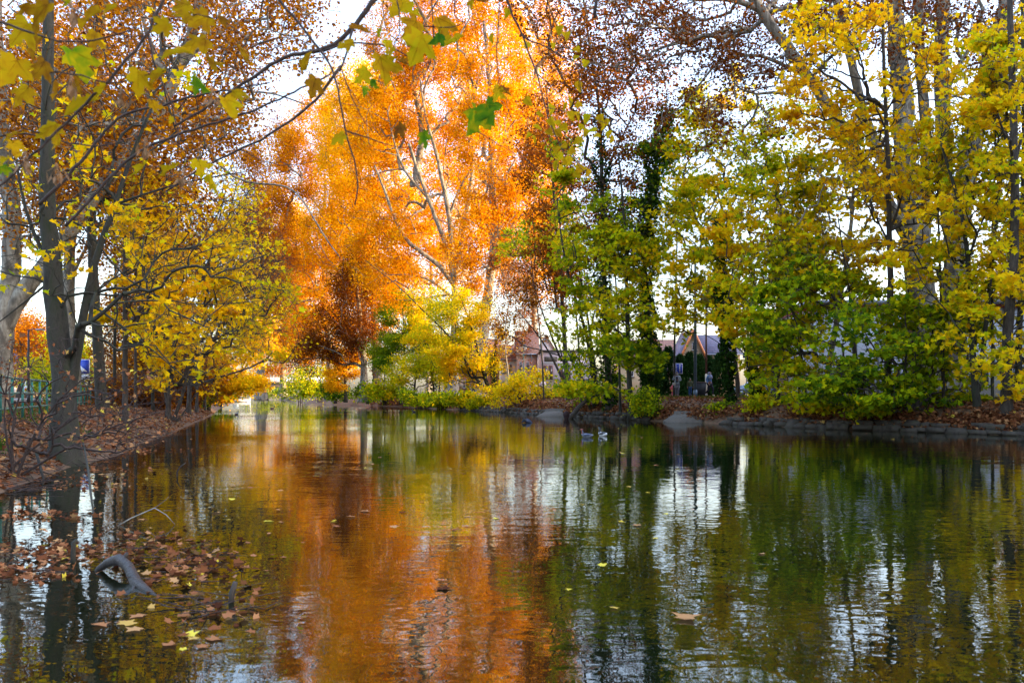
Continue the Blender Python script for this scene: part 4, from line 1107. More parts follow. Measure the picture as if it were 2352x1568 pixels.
def house(label, u0, u1, d, v_eave, v_ridge, wall, roof, wins=(), dpt=8.0, gable=False, z0=1.3, rz=0.0, shutters=None, verge=None, chimney=False, cat="house", group=None):
    x0, x1 = (u0 - 1176) / F * d, (u1 - 1176) / F * d
    ze, zr = CH - (v_eave - HZ) / F * d - z0, CH - (v_ridge - HZ) / F * d - z0
    cx, w = (x0 + x1) / 2, x1 - x0
    root = thing("house", label, cat, (cx, d, z0), rz, group)
    g = Geo()
    if gable:
        g.prism([(-w / 2, -.3), (w / 2, -.3), (w / 2, ze), (0, zr), (-w / 2, ze)], 0, dpt)
    else:
        g.box((0, dpt / 2, ze / 2 - .15), (w, dpt, ze + .3))
        for sx in (-1, 1):
            g.prism([(0, 0)] * 0 + [(-w / 2, 0), (w / 2, 0), (w / 2, 0.01), (-w / 2, 0.01)], 0.001, 0.002) if False else None
    g.build("wall", wall, root)
    r = Geo()
    if gable:
        sl = math.hypot(w / 2, zr - ze)
        for s in (-1, 1):
            a = np.array([s * (w / 2 + .35), 0, ze - .35 * (zr - ze) / (w / 2)]); b = np.array([0, 0, zr])
            th = np.array([0, 0, .18])
            v = [a + [0, -.45, 0], b + [0, -.45, 0], b + [0, dpt + .4, 0], a + [0, dpt + .4, 0]]
            v = np.array([p + [0, 0, .02] for p in v] + [p + th for p in v])
            r.add((v, np.array([0, 1, 2, 3, 7, 6, 5, 4, 0, 4, 5, 1, 1, 5, 6, 2, 2, 6, 7, 3, 3, 7, 4, 0]), np.full(6, 4)))
    else:
        ym = dpt / 2
        # hip-less pitched roof with gable triangles closed
        v = np.array([[-w / 2 - .3, -.5, ze - .12], [w / 2 + .3, -.5, ze - .12], [w / 2 + .3, ym, zr], [-w / 2 - .3, ym, zr], [-w / 2 - .3, dpt + .5, ze - .12], [w / 2 + .3, dpt + .5, ze - .12],
                      [-w / 2 - .3, -.5, ze + .02], [w / 2 + .3, -.5, ze + .02], [w / 2 + .3, ym, zr + .14], [-w / 2 - .3, ym, zr + .14], [-w / 2 - .3, dpt + .5, ze + .02], [w / 2 + .3, dpt + .5, ze + .02]])
        f = [6, 7, 8, 9, 9, 8, 11, 10, 0, 1, 7, 6, 4, 10, 11, 5, 0, 3, 2, 1, 3, 4, 5, 2]
        l = f + [0, 6, 9, 10, 4, 3] + [1, 2, 5, 11, 8, 7]
        r.add((v, np.array(l), np.array([4] * 6 + [6, 6])))
        Geo().prism([(0, ze - .1), (0.001, ze - .1), (0.0005, ze)], 0, 0.001) if False else None
        gg = Geo()
        for s in (-1, 1):
            xx = s * (w / 2 - .06)
            gg.add((np.array([[xx - .05, 0, ze - .05], [xx - .05, dpt, ze - .05], [xx - .05, ym, zr - .05], [xx + .05, 0, ze - .05], [xx + .05, dpt, ze - .05], [xx + .05, ym, zr - .05]]),
                    np.array([0, 2, 1, 3, 4, 5, 0, 1, 4, 3, 1, 2, 5, 4, 2, 0, 3, 5]), np.array([3, 3, 4, 4, 4])))
        gg.build("gable", wall, root)
        Geo().tube([(-w / 2 - .3, -.56, ze - .10), (w / 2 + .3, -.56, ze - .10)], 0.07, 8).build("gutter", M['zinc'], root)
    ro = r.build("roof", roof, root)
    if verge is not None and gable:
        vg = Geo()
        for s in (-1, 1):
            vg.tube([(s * (w / 2 + .38), -.50, ze - .35 * (zr - ze) / (w / 2) + .08), (0, -.50, zr + .10)], 0.13, 4)
        vg.build("verge_board", verge, root)
    if chimney:
        Geo().box((w * .2, dpt * .5, zr + .3), (.6, .6, 1.2)).build("chimney", M['brick'], ro)
    for (u, v, wp, hp) in wins:
        part_empty_window(root, (u - 1176) / F * d - cx, 0, CH - (v - HZ) / F * d - z0, wp / F * d, hp / F * d, M['white'], M['glass'], shutters)
    return root


def mat_roof(name, c1, c2):
    m, n, l, p = newmat(name)
    tc = n.new("ShaderNodeTexCoord")
    mp = n.new("ShaderNodeMapping")
    l.new(tc.outputs["Object"], mp.inputs[0])
    b = n.new("ShaderNodeTexBrick")
    b.inputs["Scale"].default_value = 4
    b.inputs["Color1"].default_value = (*c1, 1)
    b.inputs["Color2"].default_value = (*c2, 1)
    b.inputs["Mortar"].default_value = (*[c * .4 for c in c1], 1)
    b.inputs["Mortar Size"].default_value = .015
    mp.inputs["Rotation"].default_value = (math.radians(60), 0, 0)
    l.new(mp.outputs[0], b.inputs[0])
    l.new(b.outputs[0], p.inputs["Base Color"])
    p.inputs["Roughness"].default_value = .75
    return m


M['zinc'] = mat_flat("zinc", (0.28, 0.30, 0.33), 0.4, 0.6)
M['tile_brown'] = mat_roof("brown_tile", (0.11, 0.05, 0.035), (0.16, 0.075, 0.05))
M['slate'] = mat_roof("slate_tile", (0.075, 0.07, 0.105), (0.11, 0.10, 0.15))
M['brick'] = mat_flat("chimney_brick", (0.25, 0.10, 0.06), 0.85)
def wallm(n, c): return mat_noise(n, tuple(x * .93 for x in c), c, 4, bump=0.08)
M['w_orange'] = wallm("orange_render", (0.58, 0.32, 0.20))
M['w_salmon'] = wallm("salmon_render", (0.60, 0.40, 0.31))
M['w_white'] = wallm("white_render", (0.72, 0.72, 0.70))
M['w_pink'] = wallm("pink_render", (0.58, 0.47, 0.45))
M['w_beige'] = wallm("beige_render", (0.62, 0.47, 0.28))
M['w_cool'] = wallm("cool_white_render", (0.66, 0.68, 0.74))
M['cream'] = mat_flat("cream_paint", (0.62, 0.55, 0.42))
M['brown_wood'] = mat_flat("brown_wood", (0.12, 0.05, 0.035))
M['orange_wood'] = mat_flat("orange_wood", (0.45, 0.15, 0.04))
M['red_paint'] = mat_flat("dark_red_paint", (0.26, 0.03, 0.025))
M['teal'] = mat_flat("teal_paint", (0.01, 0.13, 0.10), 0.45)
M['rail_green'] = mat_noise("faded_green_rail", (0.03, 0.10, 0.075), (0.13, 0.17, 0.13), 25, bump=0.1, rough=0.6)
M['steel_blue'] = mat_flat("blue_grey_steel", (0.10, 0.15, 0.20), 0.4, 0.3)
M['black_iron'] = mat_flat("black_iron", (0.02, 0.02, 0.024), 0.5)
M['sign_blue'] = mat_flat("sign_blue", (0.012, 0.05, 0.42), 0.4)
M['sign_white'] = mat_flat("sign_white", (0.80, 0.80, 0.80), 0.45)
M['sign_red'] = mat_flat("sign_red", (0.45, 0.02, 0.02), 0.45)
M['lamp_glass'] = mat_flat("lantern_glass", (0.55, 0.56, 0.50), 0.15, spec=.7)
M['hydrant'] = mat_flat("hydrant_red", (0.48, 0.05, 0.07), 0.45)
M['yellow_paint'] = mat_flat("yellow_paint", (0.70, 0.45, 0.03), 0.5)
M['bin'] = mat_flat("bin_plastic", (0.025, 0.027, 0.033), 0.45)
M['bin_lid'] = mat_flat("bin_lid_plastic", (0.11, 0.065, 0.055), 0.5)

house("white house with a peach strip left of the orange house", 1016, 1061, 132, 850, 812, M['w_white'], M['tile_brown'], [(1052, 875, 6, 14), (1030, 875, 6, 14)])
house("orange house with cream shuttered windows behind the leaning yellow tree", 1062, 1146, 125, 824, 776, M['w_orange'], M['tile_brown'],
      [(1068, 845, 6, 22), (1083, 845, 6, 22), (1066, 882, 5, 18), (1082, 882, 5, 18), (1112, 845, 6, 22), (1130, 845, 6, 22)], shutters=M['cream'])
house("low white house with a brown roof left of the salmon house", 1149, 1188, 121, 824, 792, M['w_white'], M['tile_brown'], [(1172, 845, 7, 18), (1158, 845, 7, 18)], z0=1.4)
house("salmon house with a steep dark brown roof behind the pale slender stem", 1187, 1234, 117, 812, 757, M['w_salmon'], M['tile_brown'], [(1196, 838, 6, 14), (1212, 838, 6, 14)], chimney=True)
house("white gabled house just behind the salmon house", 1232, 1276, 126, 806, 770, M['w_white'], M['tile_brown'], [(1240, 850, 5, 14)], gable=True)
# pale pink building
d = 110
root = thing("house", "pale pink flat topped building with two tall narrow brown windows", "house", ((1302 - 1176) / F * d, d, 1.3))
pw, ph = 116 / F * d, (906 - 807) / F * d + CH - 1.3
Geo().box((0, 4, ph / 2), (pw, 8, ph)).build("wall", M['w_pink'], root)
Geo().box((0, 4, ph + .08), (pw + .5, 8.5, .2)).build("cornice", M['concrete'], root)
Geo().box((0, -.04, ph - 26 / F * d), (pw + .1, .12, .12)).build("string_course", M['w_white'], root)
for u in (1253, 1265, 1292, 1306):
    x = (u - 1302) / F * d
    z = CH - (855 - HZ) / F * d - 1.3
    fr = Geo().box((x, -.03, z), (.50, .10, 1.75)).build("window", M['brown_wood'], root)
    Geo().box((x + .06, -.07, z), (.16, .06, 1.5)).build("pane", M['glass'], fr)
Geo().box(((1265 - 1302) / F * d, -.03, ph - .95), (1.6, .08, .6)).build("relief_panel", M['concrete'], root)
fr = Geo().box(((1342 - 1302) / F * d, -.03, 2.0), (1.6, .10, .5)).build("window", M['brown_wood'], root)
Geo().box(((1342 - 1302) / F * d, -.07, 2.0), (1.4, .06, .36)).build("pane", M['glass'], fr)
root = thing("garden_wall", "pale pink stepped garden wall in front of the pink building", "wall", ((1232 - 1176) / F * 104, 104, 1.3))
Geo().box((0, 0, .9), (2.2, .3, 1.8)).build("wall", M['w_pink'], root)
Geo().box((1.9, -.5, .5), (4.0, .3, 1.0)).build("lower_wall", M['concrete'], root)
house("beige gabled house with orange verge boards behind the conifer hedge", 1555, 1626, 90, 838, 760, M['w_beige'], M['slate'], [(1594, 795, 9, 18)], gable=True, verge=M['orange_wood'], dpt=6)
house("wing with a purple slate roof right of the beige gable", 1614, 1700, 95, 812, 766, M['w_beige'], M['slate'], [(1680, 840, 9, 18)], dpt=9)
house("house with a brown tiled roof behind the left part of the hedge", 1420, 1556, 108, 834, 778, M['w_beige'], M['tile_brown'], [(1520, 855, 9, 18), (1450, 855, 9, 18)], chimney=True)
house("beige building with a white corner seen between dark trunks", 1772, 1842, 76, 770, 738, M['w_beige'], M['slate'], [(1790, 806, 10, 22), (1825, 806, 10, 22)], shutters=M['w_white'], dpt=6)
house("tan house with dark windows behind the green railing", -110, 76, 100, 835, 800, M['w_beige'], M['slate'], [(52, 863, 10, 22), (20, 863, 10, 22), (53, 897, 15, 11), (34, 897, 5, 11)])

# long white building
d = 68
u0, u1 = 1868, 2560
w = (u1 - u0) / F * d
ht = (906 - 706) / F * d + CH - 1.4
root = thing("white_building", "long white flat roofed building with a dark red fascia behind the right trees", "building", ((u0 + u1) / 2 / F * d - 1176 / F * d, d, 1.4), math.radians(-4))
Geo().box((0, 4.5, ht / 2), (w, 9, ht)).build("wall", M['w_cool'], root)
Geo().box((0, 4.4, ht + .08), (w + .5, 9.6, .24)).build("fascia", M['red_paint'], root)
Geo().box((0, 4.3, ht + .38), (w + .9, 10.0, .36)).build("roof", M['zinc'], root)
for u, m in ((1971, 'teal'), (2021, 'zinc'), (2108, 'teal'), (2300, 'zinc')):
    x = (u - (u0 + u1) / 2) / F * d
    Geo().tube([(x, -.1, 0), (x, -.1, ht)], .07, 8).build("downpipe", M[m], root)
for u in (1925, 1995, 2075, 2160, 2250, 2340, 2430):
    x = (u - (u0 + u1) / 2) / F * d
    part_empty_window(root, x, 0, 1.6, 1.3, 1.5, M['white'], M['glass'])

# ------------------------------------------------------------------ bridge, boat, birds
d = 236
X = lambda u, d: (u - 1176) / F * d
root = thing("bridge", "low flat concrete road bridge with white mesh railings across the bend", "bridge", (X(600, d), d, 0), math.radians(4))
zb, zt = CH - (889 - HZ) / F * d, CH - (878 - HZ) / F * d
Geo().box((0, 0, (zb + zt) / 2 - .15), (40, 9, zt - zb - .3)).build("girder", M['concrete'], root)
Geo().box((0, 0, zt - .08), (40, 10, .34)).build("deck", M['concrete'], root)
for sy in (-4.9, 4.9):
    rl = Geo()
    rl.box((0, sy, zt + 1.2), (40, .1, .1))
    for k in range(-40, 41):
        rl.box((k * .5, sy, zt + .65), (.28, .05, 1.05))
    rl.build("railing", M['sign_white'], root)
for sx in (-14.5, 13.5):
    Geo().box((sx, 0, zb / 2 - .3), (3.5, 8.6, zb + .9)).build("abutment", M['concrete'], root)

d = 195
root = thing("boat", "small white boat moored under the golden maple before the bridge", "boat", (X(545, d), d, 0), math.radians(6))
hull = Geo()
sec = []
for t in np.linspace(-1, 1, 13):
    wd = .95 * (1 - max(t, 0) ** 2.2 * .92) * (1 - max(-t, 0) ** 4 * .25)
    sec.append([(t * 2.6, s * wd * k, z) for s, k, z in ((-1, 1, .55), (-1, .8, .1), (0, 0, -.15), (1, .8, .1), (1, 1, .55))])
v = np.array(sec).reshape(-1, 3)
q = []
for i in range(12):
    for j in range(4):
        q += [i * 5 + j, i * 5 + j + 1, (i + 1) * 5 + j + 1, (i + 1) * 5 + j]
q += [0, 1, 2, 3, 4]
hull.add((v, np.array(q), np.array([4] * 48 + [5])))
hull.build("hull", M['sign_white'], root)
Geo().box((-.4, 0, .42), (3.4, 1.3, .06)).build("deck", M['cream'], root)
Geo().box((-.3, 0, .75), (1.2, 1.1, .55), taper=.8).build("cabin", M['steel_blue'], root)

M['d_white'] = mat_flat("white_feather", (0.75, 0.75, 0.74), .7)
M['d_black'] = mat_flat("black_feather", (0.012, 0.014, 0.016), .6)
M['d_green'] = mat_flat("green_black_feather", (0.006, 0.022, 0.014), .35)
M['d_grey'] = mat_flat("grey_feather", (0.16, 0.17, 0.19), .7)
M['d_slate'] = mat_flat("slate_feather", (0.04, 0.05, 0.085), .6)
M['d_brown'] = mat_flat("brown_feather", (0.12, 0.075, 0.045), .7)
M['d_russet'] = mat_flat("russet_feather", (0.15, 0.035, 0.015), .6)
M['bill'] = mat_flat("bill", (0.45, 0.12, 0.02), .4)


def bird(name, label, cat, u, v, rz, body, back, head, L=.55, neck=.14, crest=False, dive=False, group=None, bill='bill', d=None):
    d = d or CH * F / (v - HZ)
    root = thing(name, label, cat, (X(u, d), d, 0.0), rz, group)
    s = L / .55
    if dive:
        path = [(-.26, .02, .012), (-.22, .08, .04), (-.14, .13, .09), (-.02, .13, .115), (.10, .09, .11), (.19, .03, .08), (.25, -.03, .05), (.29, -.10, .04)]
    else:
        path = [(-.27, .10, .008), (-.22, .085, .035), (-.14, .07, .075), (-.02, .06, .095), (.10, .065, .092), (.18, .09, .068), (.215, .13, .045), (.225, .13 + neck * .5, .036), (.24, .13 + neck, .045), (.275, .135 + neck, .042), (.305, .13 + neck, .022)]
    pts = np.array([(x, 0, z) for x, z, r in path]) * s
    rad = np.array([r for *_, r in path]) * s
    vv, ll, zz = ringtube(pts, rad, 12)
    vv[:, 1] *= 1.12
    o = mesh_np("body", vv, ll, zz, M[body], root, smooth=True)
    o.data.materials.append(M[back]); o.data.materials.append(M[head])
    for p in o.data.polygons:
        c = p.center
        if not dive and c.x > .205 * s and c.z > .10 * s:
            p.material_index = 2
        elif c.z > (.115 if not dive else .10) * s and abs(c.y) < .075 * s:
            p.material_index = 1
    if not dive:
        hx, hz = .30 * s, (.13 + neck) * s
        Geo().tube([(hx, 0, hz), (hx + .03 * s, 0, hz - .006 * s), (hx + .065 * s, 0, hz - .012 * s)], np.array([.014, .010, .004]) * s, 6).build("bill", M[bill], root)
        if crest:
            Geo().tube([(.225 * s, 0, hz + .02 * s), (.19 * s, 0, hz + .005 * s), (.165 * s, 0, hz - .015 * s)], np.array([.03, .02, .004]) * s, 6).build("crest", M[head], root)
    for sy in (-1, 1):
        w = ringtube(np.array([(.12, sy * .085, .075), (.02, sy * .098, .085), (-.1, sy * .085, .095), (-.22, sy * .03, .11)]) * s, np.array([.02, .04, .035, .006]) * s, 8)
        if not dive:
            mesh_np("wing", *w, M[back], root, smooth=True)
    return root


bird("merganser", "white bodied duck with dark green head, right one of the pair at midstream", "duck", 1385, 1001, math.radians(115), 'd_white', 'd_black', 'd_green', .60)
bird("merganser", "grey duck with a russet crested head, left one of the pair at midstream", "duck", 1349, 1004, math.radians(140), 'd_grey', 'd_slate', 'd_russet', .56, crest=True)
bird("duck", "slate dark bird with its head under water near the stone ledge", "duck", 1210, 971, math.radians(0), 'd_slate', 'd_black', 'd_slate', .62, dive=True)
bird("coot", "small black coot with a white face below the leaning yellow tree", "coot", 951, 946, math.radians(160), 'd_black', 'd_black', 'd_black', .40, neck=.10, bill='d_white')
bird("duck", "pale backed mallard swimming away at the middle of the bend", "duck", 543, 952, math.radians(75), 'd_brown', 'd_grey', 'd_green', .55)
bird("duck", "tiny distant duck on the far water between bridge and right bank", "duck", 625, 938.5, math.radians(10), 'd_brown', 'd_brown', 'd_green', .55)
bird("swan", "white swan beside the moored boat", "swan", 569, 921.5, math.radians(30), 'd_white', 'd_white', 'd_white', 1.25, neck=.34, d=188)

# ------------------------------------------------------------------ stone edge, steps, log, stump
def edge_stones(name, label, y0, y1, seed):
    r = np.random.default_rng(seed)
    g = Geo()
    y = y0
    while y < y1:
        x = bounds_r(y)
        t = np.array([bounds_r(y + .5) - x, .5]); t /= np.linalg.norm(t)
        L = r.uniform(.45, 1.0)
        for row, (s, z, tl) in enumerate(((-.02, .03, .5), (.30, .24, .5))):
            c = np.array([x, y]) + np.array([t[1], -t[0]]) * (s + r.uniform(-.06, .06))
            ang = math.atan2(t[1], t[0]) + r.uniform(-.12, .12)
            sz = np.array([L * r.uniform(.85, 1.0), r.uniform(.32, .5), r.uniform(.16, .30)])
            vv = np.array([[a, b, cc] for cc in (-1, 1) for a, b in ((-1, -1), (1, -1), (1, 1), (-1, 1))]) * sz / 2 * (1 + r.uniform(-.28, .28, (8, 3)))
            tilt = r.uniform(.1, .8)
            vv = vv @ np.array([[1, 0, 0], [0, math.cos(tilt), math.sin(tilt)], [0, -math.sin(tilt), math.cos(tilt)]])
            cs, sn = math.cos(ang), math.sin(ang)
            vv = vv @ np.array([[cs, sn, 0], [-sn, cs, 0], [0, 0, 1]]) + np.array([c[0], c[1], z + r.uniform(-.05, .06)])
            g.add((vv, np.array([0, 3, 2, 1, 4, 5, 6, 7, 0, 1, 5, 4, 1, 2, 6, 5, 2, 3, 7, 6, 3, 0, 4, 7]), np.full(6, 4)))
        y += L * t[1] * .95
    o = g.build(name, M['stone'])
    tag(o, label, "stone edging")


edge_stones("stone_edging", "dark stone edging at the foot of the right bank nearest the camera", 33, 48.6, 1)
edge_stones("stone_edging", "dark stone edging between the concrete steps and the stone ledge", 54.5, 63.5, 2)
edge_stones("stone_edging", "dark stone edging under the leaning yellow tree", 69, 92, 3)


def steps(label, cx, cy, w, rz, z_off=0.0, top=True):
    root = thing("concrete_steps", label, "steps", (cx, cy, z_off), rz)
    Geo().prism([(0, -.4), (0, .04), (1.3, .40), (1.5, .40), (1.5, -.4)], -w / 2, w / 2).build("lower_slab", M['concrete'], root)
    Geo().box((2.4, 0, .0), (1.8, w + .2, 1.14)).build("ledge", M['concrete'], root)
    Geo().box((4.2, 0, .2), (1.8, w + .4, 1.14)).build("upper_ledge", M['concrete'], root)
    Geo().prism([(5.1, -.2), (5.1, .80), (8.4, 1.36), (8.4, -.2)], -w * .48, w * .48).build("landing", M['concrete'], root)
    return root


steps("broad concrete steps strewn with leaves leading down to the water", 9.7, 50.6, 2.4, math.radians(52), .06)
steps("low concrete ledge with leaves left of the slanting log", 2.9, 64.4, 2.6, math.radians(58), -.02)
r_ = np.random.default_rng(77)
n = 650
lp = np.stack([r_.uniform(1.6, 5.9, n), r_.uniform(-1.4, 1.4, n)], 1)
lp[:, 1] *= .8
zz_ = np.where(lp[:, 0] < 3.28, .59, np.where(lp[:, 0] < 5.1, .79, .82 + (lp[:, 0] - 5.1) * .17)) + .02
for (cx, cy, rz, nm, zo) in ((9.7, 50.6, 52, "litter of brown leaves lying on the broad concrete steps", .06), (2.9, 64.4, 58, "litter of brown leaves lying on the low concrete ledge", -.02)):
    a = math.radians(rz)
    p = np.stack([cx + lp[:, 0] * math.cos(a) - lp[:, 1] * math.sin(a), cy + lp[:, 0] * math.sin(a) + lp[:, 1] * math.cos(a), zz_ + zo], 1)
    o = leaves("fallen_leaves", p, .15 * r_.uniform(.5, 1.2, n), r_.normal(size=n) * .2 + .42, T_LOBED, M['litter'], None, tilt=.3, droop=0, r=r_)
    tag(o, nm, "fallen leaves", kind="stuff")

root = thing("fallen_log", "dark bare log slanting from the bank into the water", "log", P(1309, 961, 59))
pts = [P(1304, 964, 58.6), P(1315, 954, 59.3), P(1327, 938, 60.3), P(1338, 927, 61), P(1350, 917, 62), P(1362, 905, 63)]
Geo().tube(pts, np.array([.17, .17, .16, .14, .13, .11]), 9, .12).build("trunk", M['bark_dark'], root, True, P(1309, 961, 59))
Geo().tube([P(1338, 927, 61), P(1334, 918, 61), P(1336, 908, 61.2)], np.array([.06, .045, .02]), 6).build("stub", M['bark_dark'], root, True, P(1309, 961, 59))
M['stump'] = mat_noise("rotten_wood", (0.008, 0.004, 0.005), (0.05, 0.022, 0.02), 14, bump=.9)
o = Geo().lathe([(.02, -.3), (.10, -.2), (.12, .02), (.19, .16), (.22, .30), (.19, .43), (.11, .52), (.02, .55)], k=14).build("stump", M['stump'], None, True)
o.location = P(1301, 963, 57.5) * [1, 1, 0]
tag(o, "dark brown rounded stump standing in the water beside the slanting log", "stump")

M['wet_wood'] = mat_noise('wet_wood', (0.005, 0.0035, 0.0025), (0.028, 0.02, 0.014), 30, rough=.5, bump=1.0, stretch=(1, 1, .5), c3=(0.03, 0.022, 0.016))
# left water: broken branch, sticks
root = thing("driftwood", "bent broken branch rising from the leaf covered shallows", "driftwood", P(270, 1310, 8))
b0 = P(270, 1310, 8)
Geo().tube([P(214, 1322, 8.12), P(228, 1306, 8.08), P(248, 1291, 8.0), P(275, 1283, 7.9), P(295, 1300, 7.75), P(312, 1335, 7.5), P(332, 1352, 7.3), P(362, 1372, 7.05)], np.array([.018, .026, .038, .046, .044, .046, .034, .012]), 12, .30).build("trunk", M['wet_wood'], root, True, b0)
Geo().tube([P(280, 1285, 7.9), P(290, 1275, 7.9), P(292, 1268, 7.9)], np.array([.03, .022, .012]), 7).build("knot", M['wet_wood'], root, True, b0)
Geo().tube([P(295, 1310, 7.7), P(310, 1345, 7.45), P(300, 1372, 7.1)], np.array([.03, .024, .01]), 7).build("side_branch", M['wet_wood'], root, True, b0)


def stick(label, pts, r, mat='bark_dark', forks=()):
    w = [P(*p) for p in pts]
    root = thing("stick", label, "stick", w[0])
    Geo().tube(w, np.array(r), 7, .1).build("stem", M[mat], root, True, w[0])
    for f in forks:
        fw = [P(*p) for p in f]
        Geo().tube(fw, np.linspace(r[-1] * 1.3, r[-1] * .4, len(fw)), 5).build("fork", M[mat], root, True, w[0])


stick("upright weathered stick standing in the leaf raft", [(169, 1300, 8.45), (168, 1270, 8.45), (170, 1245, 8.45), (176, 1238, 8.45)], [.024, .022, .022, .012], 'bark_grey')
stick("short dark stub leaning out of the near water", [(530, 1390, 6.85), (533, 1360, 6.85), (541, 1336, 6.85)], [.022, .022, .02])
stick("small hooked twig poking up from open water with leaves caught on it", [(407, 1096, 17.3), (407, 1083, 17.3), (414, 1072, 17.3), (427, 1062, 17.3)], [.016, .014, .012, .006])
stick("thin forked dead twig arching over the left water", [(262, 1212, 10.9), (300, 1190, 10.9), (355, 1166, 10.9), (382, 1182, 10.9), (402, 1204, 10.9)], [.008, .008, .007, .006, .003], 'bark_pale', [[(355, 1166, 10.9), (380, 1148, 10.9), (388, 1140, 10.9)], [(375, 1172, 10.9), (396, 1172, 10.9)]])
stick("long bare twig dropping from the bank into the water left of the forked trunk", [(84, 1040, 17), (100, 1100, 16.6), (108, 1145, 16.2), (106, 1180, 15.6)], [.03, .022, .014, .006], 'bark_grey')
stick("leaning twig standing in the water right of the forked trunk", [(215, 1180, 12.0), (208, 1130, 13.0), (203, 1080, 14.5), (196, 1040, 16), (190, 1010, 17)], [.012, .016, .018, .016, .01], 'bark_grey')
A_, B_ = [], []
for k in range(420):
    y = 13 + 24 * random.random() ** 1.5
    x = bounds_l(y) - random.uniform(-.5, 3.0)
    z = max(float(ground_z(x, y)[0]), 0) + .03
    a = random.uniform(0, 6.28)
    ln = random.uniform(.2, .9)
    A_.append((x, y, z)); B_.append((x + math.cos(a) * ln, y + math.sin(a) * ln, max(float(ground_z(x + math.cos(a) * ln, y + math.sin(a) * ln)[0]), 0) + random.uniform(.02, .25)))
o = mesh_np("twig_litter", *tubes(A_, B_, np.full(420, .010), np.full(420, .004), 4), M['twig'])
tag(o, "tangle of dry twigs along the left waterline", "twigs", kind="stuff")
o = leaves("floating_leaf", np.array([P(1572, 1424, 6.27) * [1, 1, 0] + [0, 0, .012]]), np.array([.19]), np.array([.72]), T_LOBED, M['litter'], None, tilt=.04, r=np.random.default_rng(5), updir=None)
tag(o, "single large tan leaf floating at lower right of the open water", "leaf")
o = Geo().lathe([(.02, 0), (.09, .02), (.12, .08), (.08, .14), (.02, .17)], k=9).build("plastic_litter", M['sign_white'], None, True)
o.data.vertices.foreach_set("co", (np.array([v.co for v in o.data.vertices]) * (1 + .25 * noise3(np.array([v.co for v in o.data.vertices]), .06, 2))[:, None]).ravel())
px_ = P(254, 1026, 27)
o.location = (px_[0], 27, max(px_[2] - .05, .02))
tag(o, "crumpled white plastic scrap at the left waterline", "litter")

# ------------------------------------------------------------------ railing, lamps, signs
def rail_pt(t, z): return np.array([-7.2 - t * .36, 8.0 + t * .933, z])
root = thing("railing", "long faded green tubular railing along the left bank", "railing", rail_pt(0, 1.0))
r0 = rail_pt(0, 1.0)
ts = np.linspace(3, 46, 30)
gz = lambda t: float(ground_z(*rail_pt(t, 0)[:2])[0])
for h, rr in ((1.02, .035), (.62, .028), (.22, .028)):
    Geo().tube([rail_pt(t, 1.02 + h) for t in ts], rr, 7).build("rail", M['rail_green'], root, True, r0)
for t in np.arange(4, 46, 1.75):
    p = rail_pt(t, 0)
    Geo().box((p[0], p[1], 1.48), (.06, .06, 1.15), .37).build("post", M['teal'], root, False, r0)


def lamp_mast(label, u, d, vtop, z0, arm=None, mat='black_iron', r=.05):
    zt = CH - (vtop - HZ) / F * d
    root = thing("lamp_post", label, "lamp post", (X(u, d), d, z0))
    Geo().tube([(0, 0, -.2), (0, 0, (zt - z0) * .5), (0, 0, zt - z0)], np.array([r * 1.25, r * 1.1, r * .8]), 10).build("pole", M[mat], root, True)
    Geo().tube([(0, 0, 0), (0, 0, .5)], r * 1.6, 10).build("base", M[mat], root, True)
    return root, zt - z0


root, h = lamp_mast("thin dark lamp post with a short arm beside the tan house", 65.6, 46, 758, 1.2)
Geo().tube([(0, 0, h), (.25, 0, h + .06), (.5, 0, h + .04)], .025, 6).build("arm", M['black_iron'], root)
Geo().box((.6, 0, h + .03), (.4, .16, .08)).build("lamp_head", M['zinc'], root)
root, h = lamp_mast("tall blue grey steel lamp post on the footpath by the masked walkers", 1597, 60, 560, 1.42, mat='steel_blue', r=.085)
Geo().tube([(0, 0, h), (-.4, 0, h + .35), (-1.1, 0, h + .5)], .04, 7).build("arm", M['steel_blue'], root)
Geo().box((-1.3, 0, h + .5), (.6, .22, .1)).build("lamp_head", M['zinc'], root)
root, h = lamp_mast("old fashioned glass lantern lamp post before the salmon house", 1203, 100, 806, 1.42, mat='teal', r=.05)
Geo().lathe([(.05, 0), (.20, .05), (.36, .50), (.36, .54)], (0, 0, h), 6).build("lantern", M['lamp_glass'], root)
Geo().lathe([(.42, .54), (.20, .70), (.05, .82)], (0, 0, h), 6).build("lantern_cap", M['black_iron'], root)
for lab, u, d, vt, vb, m in (("plain dark pole in front of the salmon house", 1220, 102, 812, 905, 'black_iron'), ("steel post with a dark collar in front of the pink building", 1338, 100, 848, 905, 'steel_blue')):
    zt = CH - (vt - HZ) / F * d
    root = thing("pole", lab, "pole", (X(u, d), d, 1.4))
    Geo().tube([(0, 0, -.1), (0, 0, zt - 1.4)], .055, 8).build("shaft", M[m], root, True)
    Geo().lathe([(.07, -.1), (.08, 0), (.02, .05)], (0, 0, zt - 1.4), 8).build("cap", M['zinc'], root)
root = thing("utility_pole", "rusty pole with a white painted foot behind the wheelie bin", "pole", (X(1622, 66), 66, 1.42))
h = CH - (700 - HZ) / F * 66 - 1.42
Geo().tube([(0, 0, 1.7), (0, 0, h)], .075, 8).build("shaft", M['brown_wood'], root, True)
Geo().tube([(0, 0, -.1), (0, 0, 1.72)], .08, 8).build("painted_foot", M['cream'], root, True)


